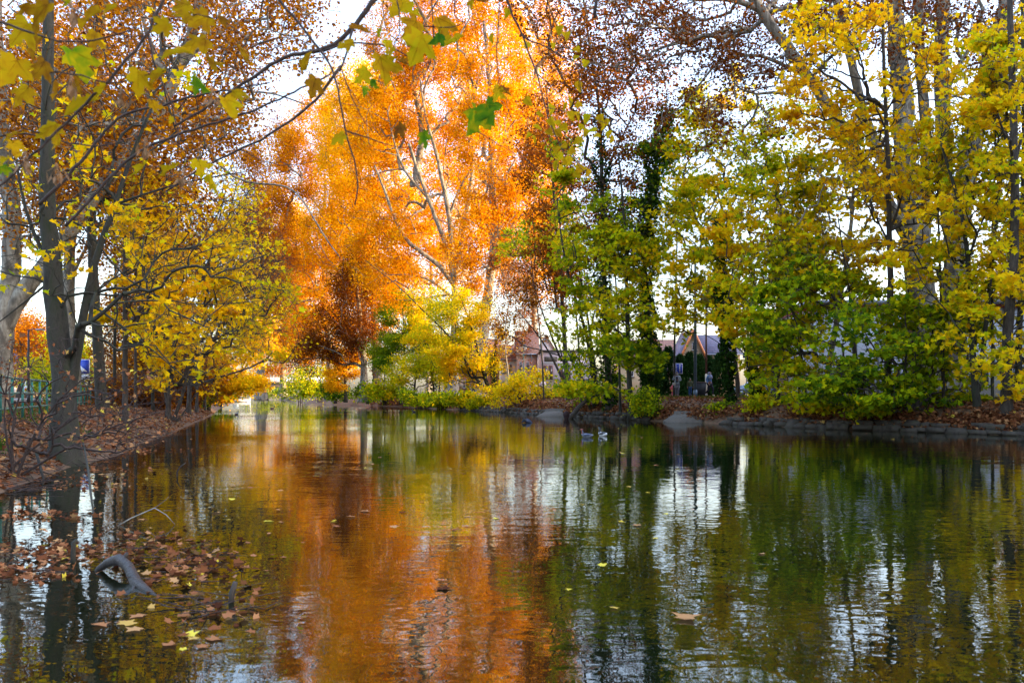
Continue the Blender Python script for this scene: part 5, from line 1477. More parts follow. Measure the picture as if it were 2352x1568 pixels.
def sign(label, u, v, d, w, h, parts, z0=1.42, mat='zinc', cat="road sign"):
    root = thing("road_sign", label, cat, (X(u, d), d, z0))
    zc = CH - (v - HZ) / F * d - z0
    Geo().tube([(0, .05, -.1), (0, .05, zc + h * .45)], .035, 8).build("post", M[mat], root, True)
    for k, (nm, geo, m) in enumerate(parts(w, h)):
        geo.build(nm, M[m], root, offset=(0, 0.005 * 0, -zc))
    return root


def cyc(w, h):
    out = [("plate", Geo().box((0, 0, 0), (w, .02, h)), 'sign_white'), ("panel", Geo().box((0, -.013, 0), (w * .9, .012, h * .9)), 'sign_blue')]
    a = Geo().box((w * .2, -.024, -.03), (w * .06, .01, h * .62)).prism([(w * .10, h * .26), (w * .30, h * .26), (w * .2, h * .40)], -.03, -.02)
    out.append(("arrow", a, 'sign_white'))
    b = Geo()
    for cz in (h * .16, -h * .26):
        ang = np.linspace(0, 2 * np.pi, 15)
        b.tube([(-w * .2 + .08 * w * math.cos(t), -.024, cz + .08 * w * math.sin(t)) for t in ang], w * .014, 4)
    b.tube([(-w * .2, -.024, h * .16), (-w * .12, -.024, -h * .02), (-w * .2, -.024, -h * .26)], w * .014, 4)
    b.tube([(-w * .12, -.024, -h * .02), (-w * .28, -.024, -h * .04), (-w * .2, -.024, h * .16)], w * .012, 4)
    b.box((-w * .2, -.024, h * .33), (w * .08, .01, h * .06))
    out.append(("bicycle_symbol", b, 'sign_white'))
    return out


def street(w, h):
    t = Geo()
    for i in range(9):
        t.box((-w * .4 + i * w * .1, -.02, -h * .12), (w * .07, .01, h * (.26 + .06 * (i % 2))))
    t.box((w * .02, -.02, h * .26), (w * .12, .01, h * .14))
    return [("plate", Geo().box((0, 0, 0), (w, .02, h)), 'sign_blue'), ("lettering", t, 'sign_white')]


def noentry(w, h):
    disc = Geo()
    k = 24
    disc.prism([(w / 2 * math.cos(a), w / 2 * math.sin(a)) for a in np.linspace(0, 2 * np.pi, k, endpoint=False)], -.01, .01)
    return [("disc", disc, 'sign_red'), ("bar", Geo().box((0, -.016, 0), (w * .7, .01, w * .2)), 'sign_white'), ("plate", Geo().box((0, 0, -w * .95), (w * .7, .02, w * .5)), 'sign_white')]


def leftsign(w, h):
    return [("plate", Geo().box((0, 0, 0), (w, .02, h)), 'sign_white'), ("panel", Geo().box((0, -.013, 0), (w * .86, .012, h * .92)), 'sign_blue'),
            ("wedge", Geo().prism([(-w * .4, -h * .34), (w * .3, -h * .34), (-w * .4, h * .1)], -.026, -.02), 'sign_white'),
            ("lower_plate", Geo().box((0, 0, -h * .70), (w, .02, h * .30)), 'sign_white'),
            ("lower_mark", Geo().box((w * .05, -.016, -h * .66), (w * .5, .01, h * .05)).box((w * .25, -.016, -h * .72), (w * .12, .01, h * .1)).box((w * .05, -.016, -h * .79), (w * .5, .01, h * .05)), 'black_iron')]


sign("blue and white square cycle sign with an upward arrow above the first walker", 1557, 846, 65, .70, .76, cyc)
sign("blue street name plate on a pale post right of the ivy trunk", 1715, 815.5, 62, .55, .40, street)
sign("small blue plate on a dark post before the white house", 1047, 871, 106, .62, .36, street, mat='black_iron')
sign("round red no entry sign under the brown avenue plane", 860, 887, 122, .80, .80, noentry)
sign("tall blue and white panel sign seen between the left trunks", 194, 842, 48, .58, .80, leftsign, z0=1.2)

# hydrant, bin, van, car
root = thing("fire_hydrant", "red fire hydrant with a yellow band left of the walkers", "fire hydrant", (X(1546, 64), 64, 1.42))
Geo().lathe([(.16, 0), (.16, .06), (.10, .08), (.10, .42), (.13, .46), (.15, .50), (.15, .74), (.12, .80), (.06, .90), (.02, .93)], k=14).build("body", M['hydrant'], root, True)
Geo().lathe([(.155, .44), (.155, .50)], k=14).build("band", M['yellow_paint'], root)
for sx in (-1, 1):
    Geo().tube([(sx * .12, 0, .64), (sx * .22, 0, .64)], .055, 8).build("outlet", M['hydrant'], root)
root = thing("wheelie_bin", "dark wheelie bin with a brownish lid beside the steel lamp post", "wheelie bin", (X(1611, 63), 63, 1.44), math.radians(-14))
Geo().box((0, 0, .52), (.56, .60, .94), taper=1.18).build("body", M['bin'], root)
Geo().prism([(-.36, .99), (.36, .99), (.36, 1.05), (-.36, 1.09)], -.36, .40).build("lid", M['bin_lid'], root)
Geo().tube([(-.25, .40, .98), (.25, .40, .98)], .025, 6).build("handle", M['bin'], root)
for sx in (-1, 1):
    Geo().tube([(sx * .22, .34, .10), (sx * .30, .34, .10)], .10, 12).build("wheel", M['black_iron'], root)


def vehicle(name, label, cat, loc, rz, prof, w, paint, glasshouse, wheel_x, r=.31):
    root = thing(name, label, cat, loc, rz)
    Geo().prism(prof, -w / 2, w / 2).build("body", M[paint], root)
    for nm, poly, y in glasshouse:
        for s in ((-1, 1) if y is None else (0,)):
            g = Geo().prism(poly, s * w / 2 - .015, s * w / 2 + .015) if y is None else Geo().prism([(-.75 * w / 2, poly[0]), (.75 * w / 2, poly[0]), (.68 * w / 2, poly[1]), (-.68 * w / 2, poly[1])], 0, .02)
            o = g.build(nm, M['glass'], root)
            if y is not None:
                o.location = (y, 0, 0); o.rotation_euler = (0, 0, math.radians(90))
    for x in wheel_x:
        for s in (-1, 1):
            wo = Geo().tube([(x, s * (w / 2 - .16), r), (x, s * (w / 2 + .02), r)], r, 18).build("wheel", M['black_iron'], root)
            Geo().tube([(x, s * (w / 2 + .02), r), (x, s * (w / 2 + .03), r)], r * .6, 14).build("rim", M['zinc'], wo)
    xm = max(p[0] for p in prof)
    for s in (-1, 1):
        Geo().box((xm - .02, s * w * .36, .72), (.08, .3, .16)).build("headlight", M['lamp_glass'], root)
        Geo().box((min(p[0] for p in prof) + .02, s * w * .40, .8), (.06, .18, .22)).build("tail_light", M['sign_red'], root)
    return root


M['car_blue'] = mat_flat("pale_blue_paint", (0.30, 0.38, 0.50), .25, .2, .6)
vehicle("van", "white van parked behind the railing at left", "van", (X(88, 86), 87, 1.32), math.radians(96),
        [(-2.2, .3), (2.2, .3), (2.25, .9), (1.9, 1.05), (1.3, 1.75), (1.1, 1.95), (-2.1, 2.0), (-2.25, 1.2)], 1.9, 'sign_white', [("side_window", [(.6, 1.1), (1.6, 1.1), (1.2, 1.7), (.6, 1.75)], None), ("rear_window", (1.15, 1.75), -2.26)], (-1.4, 1.4))
vehicle("parked_car", "pale blue car parked behind the leaves under the street sign", "car", (X(1738, 72), 72, 1.42), math.radians(172),
        [(-2.0, .28), (2.0, .28), (2.05, .65), (1.9, .85), (1.0, .95), (.4, 1.42), (-1.0, 1.45), (-1.7, .98), (-2.05, .9)], 1.72, 'car_blue', [("side_window", [(-1.35, .98), (.75, .98), (.3, 1.34), (-.95, 1.36)], None)], (-1.3, 1.3))

# ------------------------------------------------------------------ people
def skin(name, nodes, edges, mat, parent, sub=1):
    me = bpy.data.meshes.new(name)
    bm = bmesh.new()
    lay = bm.verts.layers.skin.verify()
    vs = []
    for i, (p, r) in enumerate(nodes):
        v = bm.verts.new(p)
        r = r if isinstance(r, tuple) else (r, r)
        v[lay].radius = r
        v[lay].use_root = (i == 0)
        vs.append(v)
    for a, b in edges:
        bm.edges.new((vs[a], vs[b]))
    bm.to_mesh(me)
    bm.free()
    me.materials.append(mat)
    o = link(bpy.data.objects.new(name, me), parent)
    m = o.modifiers.new("skin", 'SKIN')
    m.use_smooth_shade = True
    s = o.modifiers.new("subsurf", 'SUBSURF')
    s.levels = s.render_levels = sub
    return o


def person(label, loc, rz, h, skin_m, top_m, leg_m, hair_m, arms, legs, coat_len=0.0, mask=None, shoe='black_iron', hood=False, scarf=None, bag=None, inner=None, group=None):
    """Facing -y. arms: ((elbow, wrist) left, right) offsets; legs: ((knee, ankle) left, right)."""
    k = h / 1.7
    root = thing("person", label, "person", loc, rz, group)
    S = lambda p: tuple(k * c for c in p)
    N, E = [], []
    def nd(p, r, par=None):
        N.append((S(p), r * k if not isinstance(r, tuple) else tuple(x * k for x in r)))
        if par is not None: E.append((par, len(N) - 1))
        return len(N) - 1
    pel = nd((0, 0, .93), (.145, .11)); sp = nd((0, .0, 1.12), (.13, .10), pel); ch = nd((0, 0, 1.32), (.155, .11), sp); nk = nd((0, .01, 1.46), .055, ch)
    hb = nd((0, -.005, 1.54), .075, nk); hc = nd((0, -.015, 1.62), .10, hb); ht = nd((0, .0, 1.69), .075, hc)
    nose = nd((0, -.115, 1.60), .014, hc)
    hands = []
    for s, (el, wr) in zip((1, -1), arms):
        sh = nd((s * .17, 0, 1.40), .065, ch)
        e = nd(el, .046, sh); w = nd(wr, .032, e)
        dv = np.array(wr) - np.array(el); dv /= np.linalg.norm(dv)
        pm = nd(tuple(np.array(wr) + dv * .06), (.038, .02), w)
        for f, (a, ln) in enumerate(((-.03, .075), (-.010, .088), (.010, .082), (.03, .066))):
            nd(tuple(np.array(wr) + dv * (.08 + ln) + np.array([a, -.012 * f, 0])), .0085, pm)
        nd(tuple(np.array(wr) + dv * .05 + np.array([-s * .05, -.02, 0])), .0095, pm)
    for s, (kn, an) in zip((1, -1), legs):
        hp = nd((s * .09, 0, .88), .092, pel); q = nd(kn, .06, hp); a = nd(an, .042, q)
        nd((an[0], an[1] - .15, an[2] - .04), .035, a)
    skin("body", N, E, skin_m, root)
    # clothes
    N, E = [], []
    pel = nd((0, 0, .96), (.175, .14)); sp = nd((0, 0, 1.12), (.165, .13), pel); ch = nd((0, 0, 1.33), (.185, .135), sp); nd((0, .01, 1.45), .085, ch)
    if coat_len:
        a = nd((0, 0, .93 - coat_len * .5), (.20, .155), pel); nd((0, 0, .93 - coat_len), (.21, .165), a)
    for s, (el, wr) in zip((1, -1), arms):
        sh = nd((s * .18, 0, 1.40), .085, ch); e = nd(el, .066, sh); nd(tuple(np.array(el) + (np.array(wr) - np.array(el)) * .93), .052, e)
    skin("jacket", N, E, top_m, root)
    N, E = [], []
    pel = nd((0, 0, .93), (.16, .125))
    for s, (kn, an) in zip((1, -1), legs):
        hp = nd((s * .09, 0, .86), .108, pel); q = nd(kn, .075, hp); nd((an[0], an[1], an[2] + .03), .058, q)
    skin("trousers", N, E, leg_m, root)
    for s, (kn, an) in zip((1, -1), legs):
        N, E = [], []
        a = nd((an[0], an[1] + .02, an[2] - .02), (.05, .05)); b = nd((an[0], an[1] - .09, an[2] - .035), (.048, .04), a); nd((an[0], an[1] - .18, an[2] - .045), (.04, .03), b)
        skin("shoe", N, E, M[shoe], root)
    if inner is not None:
        Geo().prism([(-.06 * k, 1.0 * k), (.06 * k, 1.0 * k), (.075 * k, 1.40 * k), (-.075 * k, 1.40 * k)], -.15 * k, -.115 * k).build("shirt", inner, root)
    if scarf is not None:
        Geo().lathe([(r * k, z * k) for r, z in ((.19, 1.22), (.215, 1.30), (.17, 1.42), (.115, 1.50))], k=16).build("scarf", scarf, root, True)
        N, E = [], []
        a = nd((0, .03, 1.50), .115); b = nd((0, .03, 1.62), .118, a); nd((0, .03, 1.70), .09, b)
        skin("headscarf", N, E, scarf, root)
        N, E = [], []
        a = nd((0, .10, 1.5), (.13, .06)); b = nd((0, .14, 1.3), (.14, .05), a); nd((0, .15, 1.1), (.12, .04), b)
        skin("scarf_tail", N, E, scarf, root)
    elif hood:
        N, E = [], []
        a = nd((0, .05, 1.46), (.15, .10)); nd((0, .08, 1.54), (.12, .07), a)
        skin("hood", N, E, top_m, root)
        N, E = [], []
        a = nd((0, .02, 1.62), .105); nd((0, .02, 1.70), .085, a)
        skin("hair", N, E, hair_m, root)
    else:
        N, E = [], []
        a = nd((0, .03, 1.60), .09); b = nd((0, .03, 1.68), .10, a); nd((0, -.02, 1.735), .07, b)
        skin("hair", N, E, hair_m, root)
    if mask is not None:
        N, E = [], []
        a = nd((0, -.10, 1.575), (.062, .03)); nd((0, -.108, 1.605), (.066, .026), a)
        skin("face_mask", N, E, mask, root)
    for s in (-1, 1):
        Geo().lathe([(.002, -.012), (.011, 0), (.002, .012)], (s * .035 * k, -.105 * k, 1.645 * k), 8).build("eye", M['black_iron'], root)
    if bag is not None:
        b = Geo().box((-.20 * k, -.14 * k, .88 * k), (.22, .09, .18)).build("handbag", bag, root)
        Geo().tube([(-.20 * k, -.14 * k, .96 * k), (-.12 * k, -.16 * k, 1.2 * k), (-.10 * k, -.10 * k, 1.42 * k)], .012, 5).build("strap", bag, b)
    return root


sk1, sk2 = mat_flat("skin_brown", (0.20, 0.09, 0.05), .55), mat_flat("skin_tan", (0.34, 0.17, 0.10), .55)
hair = mat_flat("black_hair", (0.012, 0.010, 0.010), .5)
person("walker in a long grey cardigan and blue face mask, hand raised to the shoulder strap", (X(1555, 61), 61, 1.47), math.radians(-12), 1.66, sk1, mat_flat("grey_blue_knit", (0.28, 0.33, 0.38), .9), mat_flat("grey_trouser", (0.12, 0.13, 0.17), .9), hair,
       (((.27, -.02, 1.13), (.06, -.20, 1.15)), ((-.29, -.05, 1.16), (-.17, -.14, 1.40))), (((.09, -.10, .50), (.08, -.02, .09)), ((-.08, -.02, .49), (-.08, .14, .11))), coat_len=.35, mask=mat_flat("mask_blue", (0.40, 0.62, 0.72)), inner=mat_flat("navy_shirt", (0.012, 0.014, 0.03)), bag=mat_flat("pale_bag", (0.55, 0.52, 0.48)))
person("child in an olive green coat and blue jeans walking between two adults", (X(1585, 61.5), 61.5, 1.47), math.radians(5), 1.24, sk1, mat_flat("olive_cloth", (0.075, 0.085, 0.04), .9), mat_flat("blue_denim", (0.02, 0.07, 0.20), .9), hair,
       (((.27, .0, 1.12), (.27, -.06, .88)), ((-.27, .0, 1.12), (-.27, -.06, .88))), (((.09, -.06, .50), (.09, .02, .09)), ((-.08, -.06, .50), (-.09, -.04, .09))), coat_len=.18)
person("woman in a blue grey headscarf, denim jacket and white face mask, striding right", (X(1630, 61), 61, 1.47), math.radians(38), 1.70, sk2, mat_flat("denim_jacket", (0.10, 0.20, 0.42), .85), mat_flat("black_cloth", (0.012, 0.012, 0.018), .9), hair,
       (((.24, .10, 1.12), (.24, .04, .90)), ((-.25, .08, 1.13), (-.24, -.08, .92))), (((.09, -.22, .52), (.08, -.20, .10)), ((-.09, .02, .48), (-.09, .30, .17))), mask=mat_flat("mask_white", (0.78, 0.80, 0.82)), scarf=mat_flat("headscarf_cloth", (0.25, 0.28, 0.40), .9), shoe='sign_white')
person("walker seen from behind in a grey blue hooded jacket under the leaning yellow tree", (X(1088, 93), 93, 1.45), math.radians(172), 1.76, sk2, mat_flat("slate_jacket", (0.10, 0.115, 0.16), .85), mat_flat("dark_jeans", (0.05, 0.06, 0.09), .9), hair,
       (((.29, .02, 1.12), (.26, -.08, .90)), ((-.29, .02, 1.12), (-.26, -.08, .90))), (((.09, -.05, .49), (.09, .0, .09)), ((-.08, -.06, .50), (-.08, .08, .10))), coat_len=.10, hood=True)

# ------------------------------------------------------------------ overhanging foreground branches
half = [(0, 0), (.09, -.07), (.26, -.10), (.33, -.02), (.52, .02), (.42, .12), (.36, .20), (.50, .28), (.64, .52), (.50, .52), (.40, .60), (.30, .52), (.21, .50), (.23, .68), (.30, .76), (.16, .84), (0, 1.05)]
T_BIG = np.array([(x, y) for x, y in half] + [(-x, y) for x, y in half[-2:0:-1]])


def mat_bigleaf(name, stops):
    m, n, l, p = newmat(name)
    at = n.new("ShaderNodeAttribute"); at.attribute_name = "tint"
    tc = n.new("ShaderNodeTexCoord")
    nz = n.new("ShaderNodeTexNoise"); nz.inputs["Scale"].default_value = 22; nz.inputs["Detail"].default_value = 4
    l.new(tc.outputs["Object"], nz.inputs[0])
    a = n.new("ShaderNodeMath"); a.operation = 'MULTIPLY_ADD'
    l.new(nz.outputs[0], a.inputs[0]); a.inputs[1].default_value = 0.55
    b = n.new("ShaderNodeMath"); b.operation = 'SUBTRACT'
    l.new(at.outputs["Fac"], a.inputs[2]); l.new(a.outputs[0], b.inputs[0]); b.inputs[1].default_value = 0.275
    r = ramp(n, stops)
    l.new(b.outputs[0], r.inputs[0])
    d = n.new("ShaderNodeBsdfDiffuse"); t = n.new("ShaderNodeBsdfTranslucent"); mx = n.new("ShaderNodeMixShader")
    mx.inputs[0].default_value = .5
    l.new(r.outputs[0], d.inputs[0]); l.new(r.outputs[0], t.inputs[0]); l.new(d.outputs[0], mx.inputs[1]); l.new(t.outputs[0], mx.inputs[2])
    l.new(mx.outputs[0], n["Material Output"].inputs[0])
    return m


M['bigleaf'] = mat_bigleaf("near_maple_leaf", [(0.0, (0.10, 0.035, 0.012)), (.25, (0.26, 0.11, 0.008)), (.45, (0.42, 0.25, 0.006)), (.65, (0.42, 0.34, 0.006)), (.82, (0.11, 0.22, 0.008)), (1.0, (0.03, 0.12, 0.010))])
M['seed'] = mat_flat("dry_samara", (0.22, 0.12, 0.05), .8)


def big_leaves(items, d, outline, root, base, seed, ppx=1.0):
    """items: (u, v, size px, tip angle deg clockwise from up, narrow 0..1, tint)."""
    r = np.random.default_rng(seed)
    V, Lo, Z, T, n = [], [], [], [], 0
    k = len(outline)
    for (u, v, s, ang, nar, ti) in items:
        dd = d + r.uniform(-.5, .5)
        s_m = s / F * dd * ppx * .86
        a = math.radians(ang)
        up = np.array([math.sin(a), 0, math.cos(a)])
        side = np.array([math.cos(a), 0, -math.sin(a)])
        tiltx, tilty = math.radians(r.uniform(-25, 25)), math.acos(np.clip(nar, .12, 1)) * r.choice([-1, 1])
        fwd = np.array([0, -1.0, 0])
        sx = side * math.cos(tilty) + fwd * math.sin(tilty)
        uy = up * math.cos(tiltx) + fwd * math.sin(tiltx)
        nz = np.cross(sx, uy)
        o = P(u, v, dd)
        fold, curl = r.uniform(.1, .6), r.uniform(-.8, .6)
        z = fold * np.abs(outline[:, 0]) + curl * (outline[:, 1] - .4) ** 2 + .06 * np.sin(outline[:, 0] * 9 + u) + .05 * np.cos(outline[:, 1] * 11 + v)
        q = o + s_m * (sx * outline[:, 0:1] + uy * (outline[:, 1:2] - .45) + nz * z[:, None])
        m1 = o + s_m * (uy * 0.0 - nz * 0.0 + nz * curl * .02)
        # two halves share midrib points
        q = np.concatenate([q, [m1]])
        tip = k // 2
        for ve in ([(0, 0), (0, .5), (0, .97)], [(0, .02), (.26, .28), (.54, .46)], [(0, .02), (-.26, .28), (-.54, .46)]) if k > 20 else ([(0, 0), (0, .5), (0, .95)],):
            ve = np.array(ve)
            zv = fold * np.abs(ve[:, 0]) + curl * (ve[:, 1] - .4) ** 2 + .06 * np.sin(ve[:, 0] * 9 + u)
            pv = o + s_m * (sx * ve[:, 0:1] + uy * (ve[:, 1:2] - .45) + nz * zv[:, None])
            v_, l_, z_ = ringtube(pv, np.array([.010, .007, .003]) * s_m, 3)
            V.append(v_); Lo += list(np.asarray(l_) + n); Z += list(z_); T += [max(ti - .22, 0.12)] * len(z_); n += len(v_)
        V.append(q)
        Lo += [n + i for i in range(0, tip + 1)] + [n + k] + [n + i for i in range(tip, k)] + [n + 0, n + k]
        Z += [tip + 2, k - tip + 2]
        T += [ti, ti]
        n += k + 1
        b = q[0]
        e = b - s_m * uy * r.uniform(.25, .6) + np.array([r.normal() * .02, 0, abs(r.normal()) * .03])
        v_, l_, z_ = ringtube([b, (b + e) / 2 + np.array([0, 0, .006]), e], np.full(3, .0012), 4)
        V.append(v_); Lo += list(np.asarray(l_) + n); Z += list(z_); T += [ti * .6] * len(z_); n += len(v_)
    mesh_np("foliage", np.concatenate(V), Lo, Z, M['bigleaf'], root, np.array(T), False, base)


def twig(g, pts, d, r0, r1, dz=0.0):
    q, rr = stem_pts(pts, d, r0, r1, step=.06)
    q[1:-1] += np.random.default_rng(len(pts)).normal(size=(len(q) - 2, 3)) * .003
    v_, l_, z_ = ringtube(q, rr, 6)
    mesh_np("twig", v_, l_, z_, M['twig'], g[0], None, True, g[1])


def samara(root, u, v, d, px, base, seed):
    r = np.random.default_rng(seed)
    c = P(u, v, d)
    s = px / F * d
    g = Geo()
    for i in range(11):
        a = np.array([r.normal() * .2, r.normal() * .2, -.1 - r.uniform(0, .25)]) * s
        b = a + np.array([r.normal() * .16, r.normal() * .16, -.5]) * s * r.uniform(.7, 1.2)
        x = np.array([r.uniform(.09, .15), r.uniform(-.05, .05), 0]) * s
        m = (a + b) / 2
        g.add((np.array([c + a, c + m + x, c + b, c + m - x * .3, c + m + [0, .06 * s, 0]]), np.array([0, 1, 2, 4, 0, 4, 2, 3]), np.array([4, 4])))
        g.tube([c + [0, 0, .35 * s], c + a * .4 + [0, 0, .1 * s], c + a], .0012, 4)
    g.build("seed_cluster", M['seed'], root, offset=base)


b0 = P(60, -150, 4.2)
root = thing("maple_branch", "overhanging maple branches at upper left with large ochre leaves and winged seeds", "branch", b0)
g = (root, b0)
for pts, d_, ra, rb in (([(395, -60), (374, 0), (352, 55), (342, 82), (260, 175), (137, 300), (60, 370), (-20, 445), (-120, 520)], 4.4, .009, .005), ([(342, 85), (352, 150), (383, 210), (402, 255), (415, 300), (414, 330), (408, 352)], 4.4, .006, .003),
                        ([(760, 170), (690, 205), (612, 243), (519, 276), (415, 306), (339, 336), (295, 364), (250, 410), (150, 520)], 6.5, .006, .011), ([(620, 190), (540, 205), (470, 216), (355, 246), (273, 262), (246, 295), (170, 391), (90, 470)], 6.5, .004, .013),
                        ([(-120, 20), (40, 60), (120, 95), (210, 100), (300, 70)], 4.2, .008, .003), ([(-100, 180), (0, 165), (90, 170), (170, 160), (250, 200), (330, 175), (440, 145)], 4.2, .006, .002), ([(-60, 330), (40, 300), (120, 320), (230, 340), (330, 310), (440, 290), (520, 250)], 5.0, .006, .002),
                        ([(60, -60), (140, 0), (200, 40), (250, 80), (330, 90), (430, 60)], 4.5, .006, .002), ([(350, 60), (430, 30), (510, 40), (570, 90)], 4.6, .004, .0015), ([(170, 391), (260, 380), (350, 385), (420, 380), (490, 395)], 5.0, .004, .0015)):
    twig(g, pts, d_, ra, rb)
big_leaves([(90, 40, 95, 215, .9, .33), (45, 75, 85, 230, .45, .45), (80, 105, 72, 215, .5, .26), (22, 165, 92, 200, .8, .46), (90, 160, 62, 230, .4, .30), (180, 150, 88, 160, .7, .72), (183, 192, 62, 165, .6, .28), (205, 42, 78, 215, .35, .40), (165, 3, 62, 200, .6, .66),
            (45, 218, 62, 215, .3, .42), (130, 212, 50, 210, .3, .30), (185, 240, 90, 235, .25, .48), (232, 215, 56, 215, .4, .50), (317, 190, 66, 190, .7, .48), (358, 180, 70, 230, .4, .42), (370, 62, 52, 240, .7, .46), (455, 46, 64, 235, .7, .36), (415, 15, 52, 250, .3, .40), (415, 33, 50, 260, .25, .32),
            (405, 118, 76, 255, .4, .46), (450, 98, 66, 240, .4, .36), (493, 142, 46, 110, .35, .30), (460, 192, 56, 140, .6, .80), (568, 123, 50, 130, .25, .30), (553, 211, 48, 100, .3, .42), (525, 250, 66, 155, .7, .50), (353, 248, 40, 160, .5, .40), (392, 276, 22, 190, .5, .5), (27, 310, 54, 235, .4, .36),
            (35, 342, 50, 165, .5, .40), (107, 303, 72, 235, .2, .44), (133, 332, 40, 200, .5, .40), (322, 392, 64, 220, .4, .56), (385, 391, 62, 235, .2, .46), (460, 385, 62, 160, .6, .60), (495, 422, 58, 155, .4, .54), (8, 372, 40, 230, .5, .46), (3, 388, 36, 240, .5, .85), (517, 46, 30, 100, .5, .2), (300, 440, 34, 220, .4, .3), (215, 95, 50, 200, .5, .36), (60, 20, 60, 200, .4, .3), (250, 20, 40, 240, .5, .42)],
           4.2, T_BIG, root, b0, 3)
for k, (u, v, px) in enumerate(((163, 20, 52), (165, 185, 58), (277, 216, 46), (57, 358, 54), (130, 390, 44), (488, 216, 46), (335, 330, 44), (422, 400, 44))):
    samara(root, u, v, 4.3, px, b0, k)

b0 = P(900, -150, 5)
root = thing("maple_branch", "overhanging dark branches at top centre with yellow and green lobed leaves", "branch", b0)
g = (root, b0)
for pts, d_, ra, rb in (([(600, -40), (641, 0), (693, 60), (737, 115), (767, 161), (778, 210), (783, 246), (793, 309), (816, 369), (824, 429), (815, 470)], 6.0, .010, .005), ([(900, -50), (860, 0), (811, 66), (792, 87), (742, 118), (655, 128), (551, 197), (470, 250), (400, 290)], 6.5, .022, .008),
                        ([(783, 153), (764, 180), (735, 220), (688, 265), (620, 310), (551, 344), (470, 380), (380, 440)], 6.5, .012, .007), ([(742, 118), (775, 105), (800, 97), (824, 96), (870, 102), (912, 112), (935, 128), (950, 139)], 6.0, .008, .003), ([(991, -40), (994, 50), (998, 90), (994, 131), (980, 165), (965, 205), (956, 241)], 6.0, .006, .003),
                        ([(1052, -30), (1040, 25), (1032, 49), (1050, 62), (1070, 52)], 5.5, .006, .003), ([(785, 160), (800, 200), (812, 240), (830, 270), (855, 300)], 6.0, .005, .002), ([(793, 300), (830, 312), (870, 325), (910, 340), (950, 338)], 6.0, .005, .002), ([(960, 60), (1000, 68), (1035, 68), (1062, 55)], 5.0, .005, .002), ([(811, 66), (800, 100), (795, 140), (780, 165)], 6.2, .010, .006),
                        ([(551, 344), (600, 370), (660, 385), (720, 370)], 6.5, .004, .002), ([(1090, 300), (1125, 320), (1180, 350), (1240, 390)], 6.0, .003, .002), ([(905, -30), (918, 20), (925, 70), (900, 120), (885, 150)], 5.0, .005, .002), ([(1372, -40), (1370, 20), (1366, 42)], 4.5, .012, .009), ([(1095, 255), (1130, 240), (1150, 215), (1140, 120), (1150, -30)], 5.0, .002, .004)):
    twig(g, pts, d_, ra, rb)
big_leaves([(909, 12, 64, 200, .7, .46), (942, 30, 56, 100, .7, .52), (942, 66, 74, 215, .6, .36), (958, 112, 88, 200, .85, .56), (1015, 66, 78, 170, .7, .36), (1040, 98, 62, 60, .6, .56), (880, 160, 76, 170, .8, .44), (830, 175, 54, 215, .5, .58), (930, 145, 52, 120, .5, .22), (701, 140, 50, 20, .7, .36), (718, 200, 56, 200, .7, .26),
            (827, 70, 54, 100, .5, .22), (794, 102, 46, 255, .25, .44), (871, 75, 28, 190, .6, .66), (860, 192, 30, 150, .6, .86), (838, 207, 30, 170, .6, .80), (775, 317, 44, 235, .35, .54), (910, 298, 46, 215, .4, .12), (978, 322, 46, 170, .7, .82), (1085, 280, 82, 200, .75, .76), (1128, 262, 82, 160, .75, .84), (1139, 216, 44, 200, .7, .54), (1158, 212, 36, 130, .6, .12), (1083, 10, 26, 190, .7, .5), (1112, 4, 42, 80, .4, .12),
            (1003, 90, 44, 220, .5, .95), (900, 125, 40, 210, .6, .5), (885, 105, 40, 180, .5, .58)],
           5.0, T_BIG, root, b0, 4)

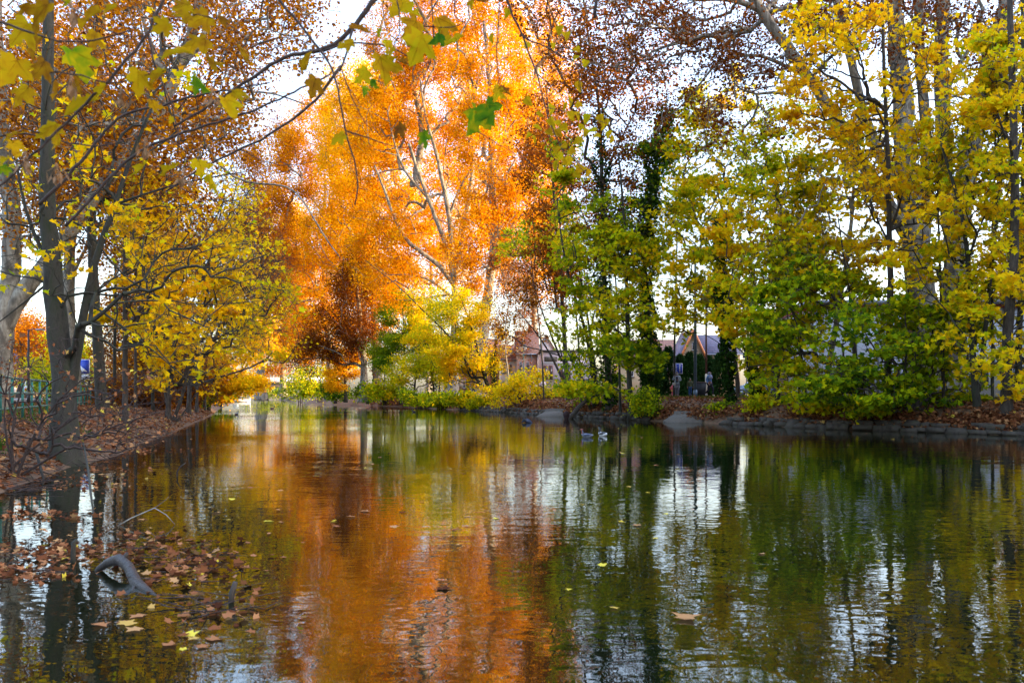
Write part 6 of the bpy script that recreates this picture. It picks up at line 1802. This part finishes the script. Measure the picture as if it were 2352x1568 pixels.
ov = [(0, 0), (.14, .02), (.34, .10), (.44, .24), (.38, .42), (.22, .70), (.08, .92), (0, 1.0)]
T_POP = np.array(ov + [(-x, y) for x, y in ov[-2:0:-1]])
b0 = P(1163, -60, 6)
root = thing("poplar_branch", "hanging poplar twig with a cluster of small heart shaped yellow leaves", "branch", b0)
g = (root, b0)
for pts, ra, rb in (([(1155, -40), (1163, 0), (1180, 40), (1201, 82), (1220, 130), (1234, 170), (1245, 215), (1251, 246), (1265, 290), (1283, 336), (1300, 360)], .009, .003), ([(1201, 84), (1235, 100), (1270, 115), (1324, 148), (1370, 172), (1412, 194)], .006, .002), ([(1251, 246), (1290, 255), (1330, 262), (1370, 270), (1395, 285)], .003, .0015),
                    ([(1234, 170), (1265, 200), (1300, 225), (1340, 260)], .003, .0015), ([(1283, 336), (1310, 350), (1330, 380), (1345, 398)], .003, .0015), ([(1324, 148), (1335, 200), (1345, 250)], .003, .0012)):
    twig(g, pts, 6.0, ra, rb)
pop = [(555, 250), (610, 300), (500, 385), (700, 420), (690, 490), (770, 535), (715, 730), (300, 850), (645, 850), (610, 895), (715, 880), (480, 920), (390, 970), (645, 975), (700, 975), (795, 1000), (905, 1000), (950, 1030), (490, 1020), (485, 1050), (545, 1040), (590, 1070), (735, 1070), (785, 1120), (835, 1100), (920, 1050), (870, 1140), (965, 1130), (545, 1120), (370, 1065),
       (475, 1110), (710, 1185), (990, 1170), (300, 1140), (345, 1170), (590, 1220), (540, 1265), (650, 1265), (560, 1310), (600, 1360), (635, 1350), (520, 1380), (560, 1410), (705, 1465), (790, 1450), (730, 1415), (280, 380), (120, 110), (-10, 320), (-880, 430), (-960, 20), (-850, 120), (-820, 95)]
r_ = np.random.default_rng(9)
big_leaves([(1133 + .2734 * a, .2734 * b, r_.uniform(22, 34), r_.normal(185, 35), r_.uniform(.5, 1.0), .50 + r_.normal() * .05) for a, b in pop if a > -100], 6.0, T_POP, root, b0, 5)
A_, B_ = [], []
rs = np.random.default_rng(55)
for k in range(150):
    u, v = rs.choice(np.array([(60, 1268), (60, 1310), (420, 1300), (330, 1250), (480, 1390), (150, 1120)]))+ rs.normal(size=2) * [75, 16]
    d = CH * F / (v - HZ)
    p = G(u, d, .012)
    a = rs.uniform(0, 6.28)
    e = p + np.array([math.cos(a), math.sin(a), rs.uniform(0, .25)]) * rs.uniform(.08, .35)
    A_.append(p); B_.append(e)
o = mesh_np("twig_litter", *tubes(A_, B_, np.full(150, .005), np.full(150, .002), 4), M['twig'])
tag(o, "broken twigs caught in the leaf raft at lower left", "twigs", kind="stuff")
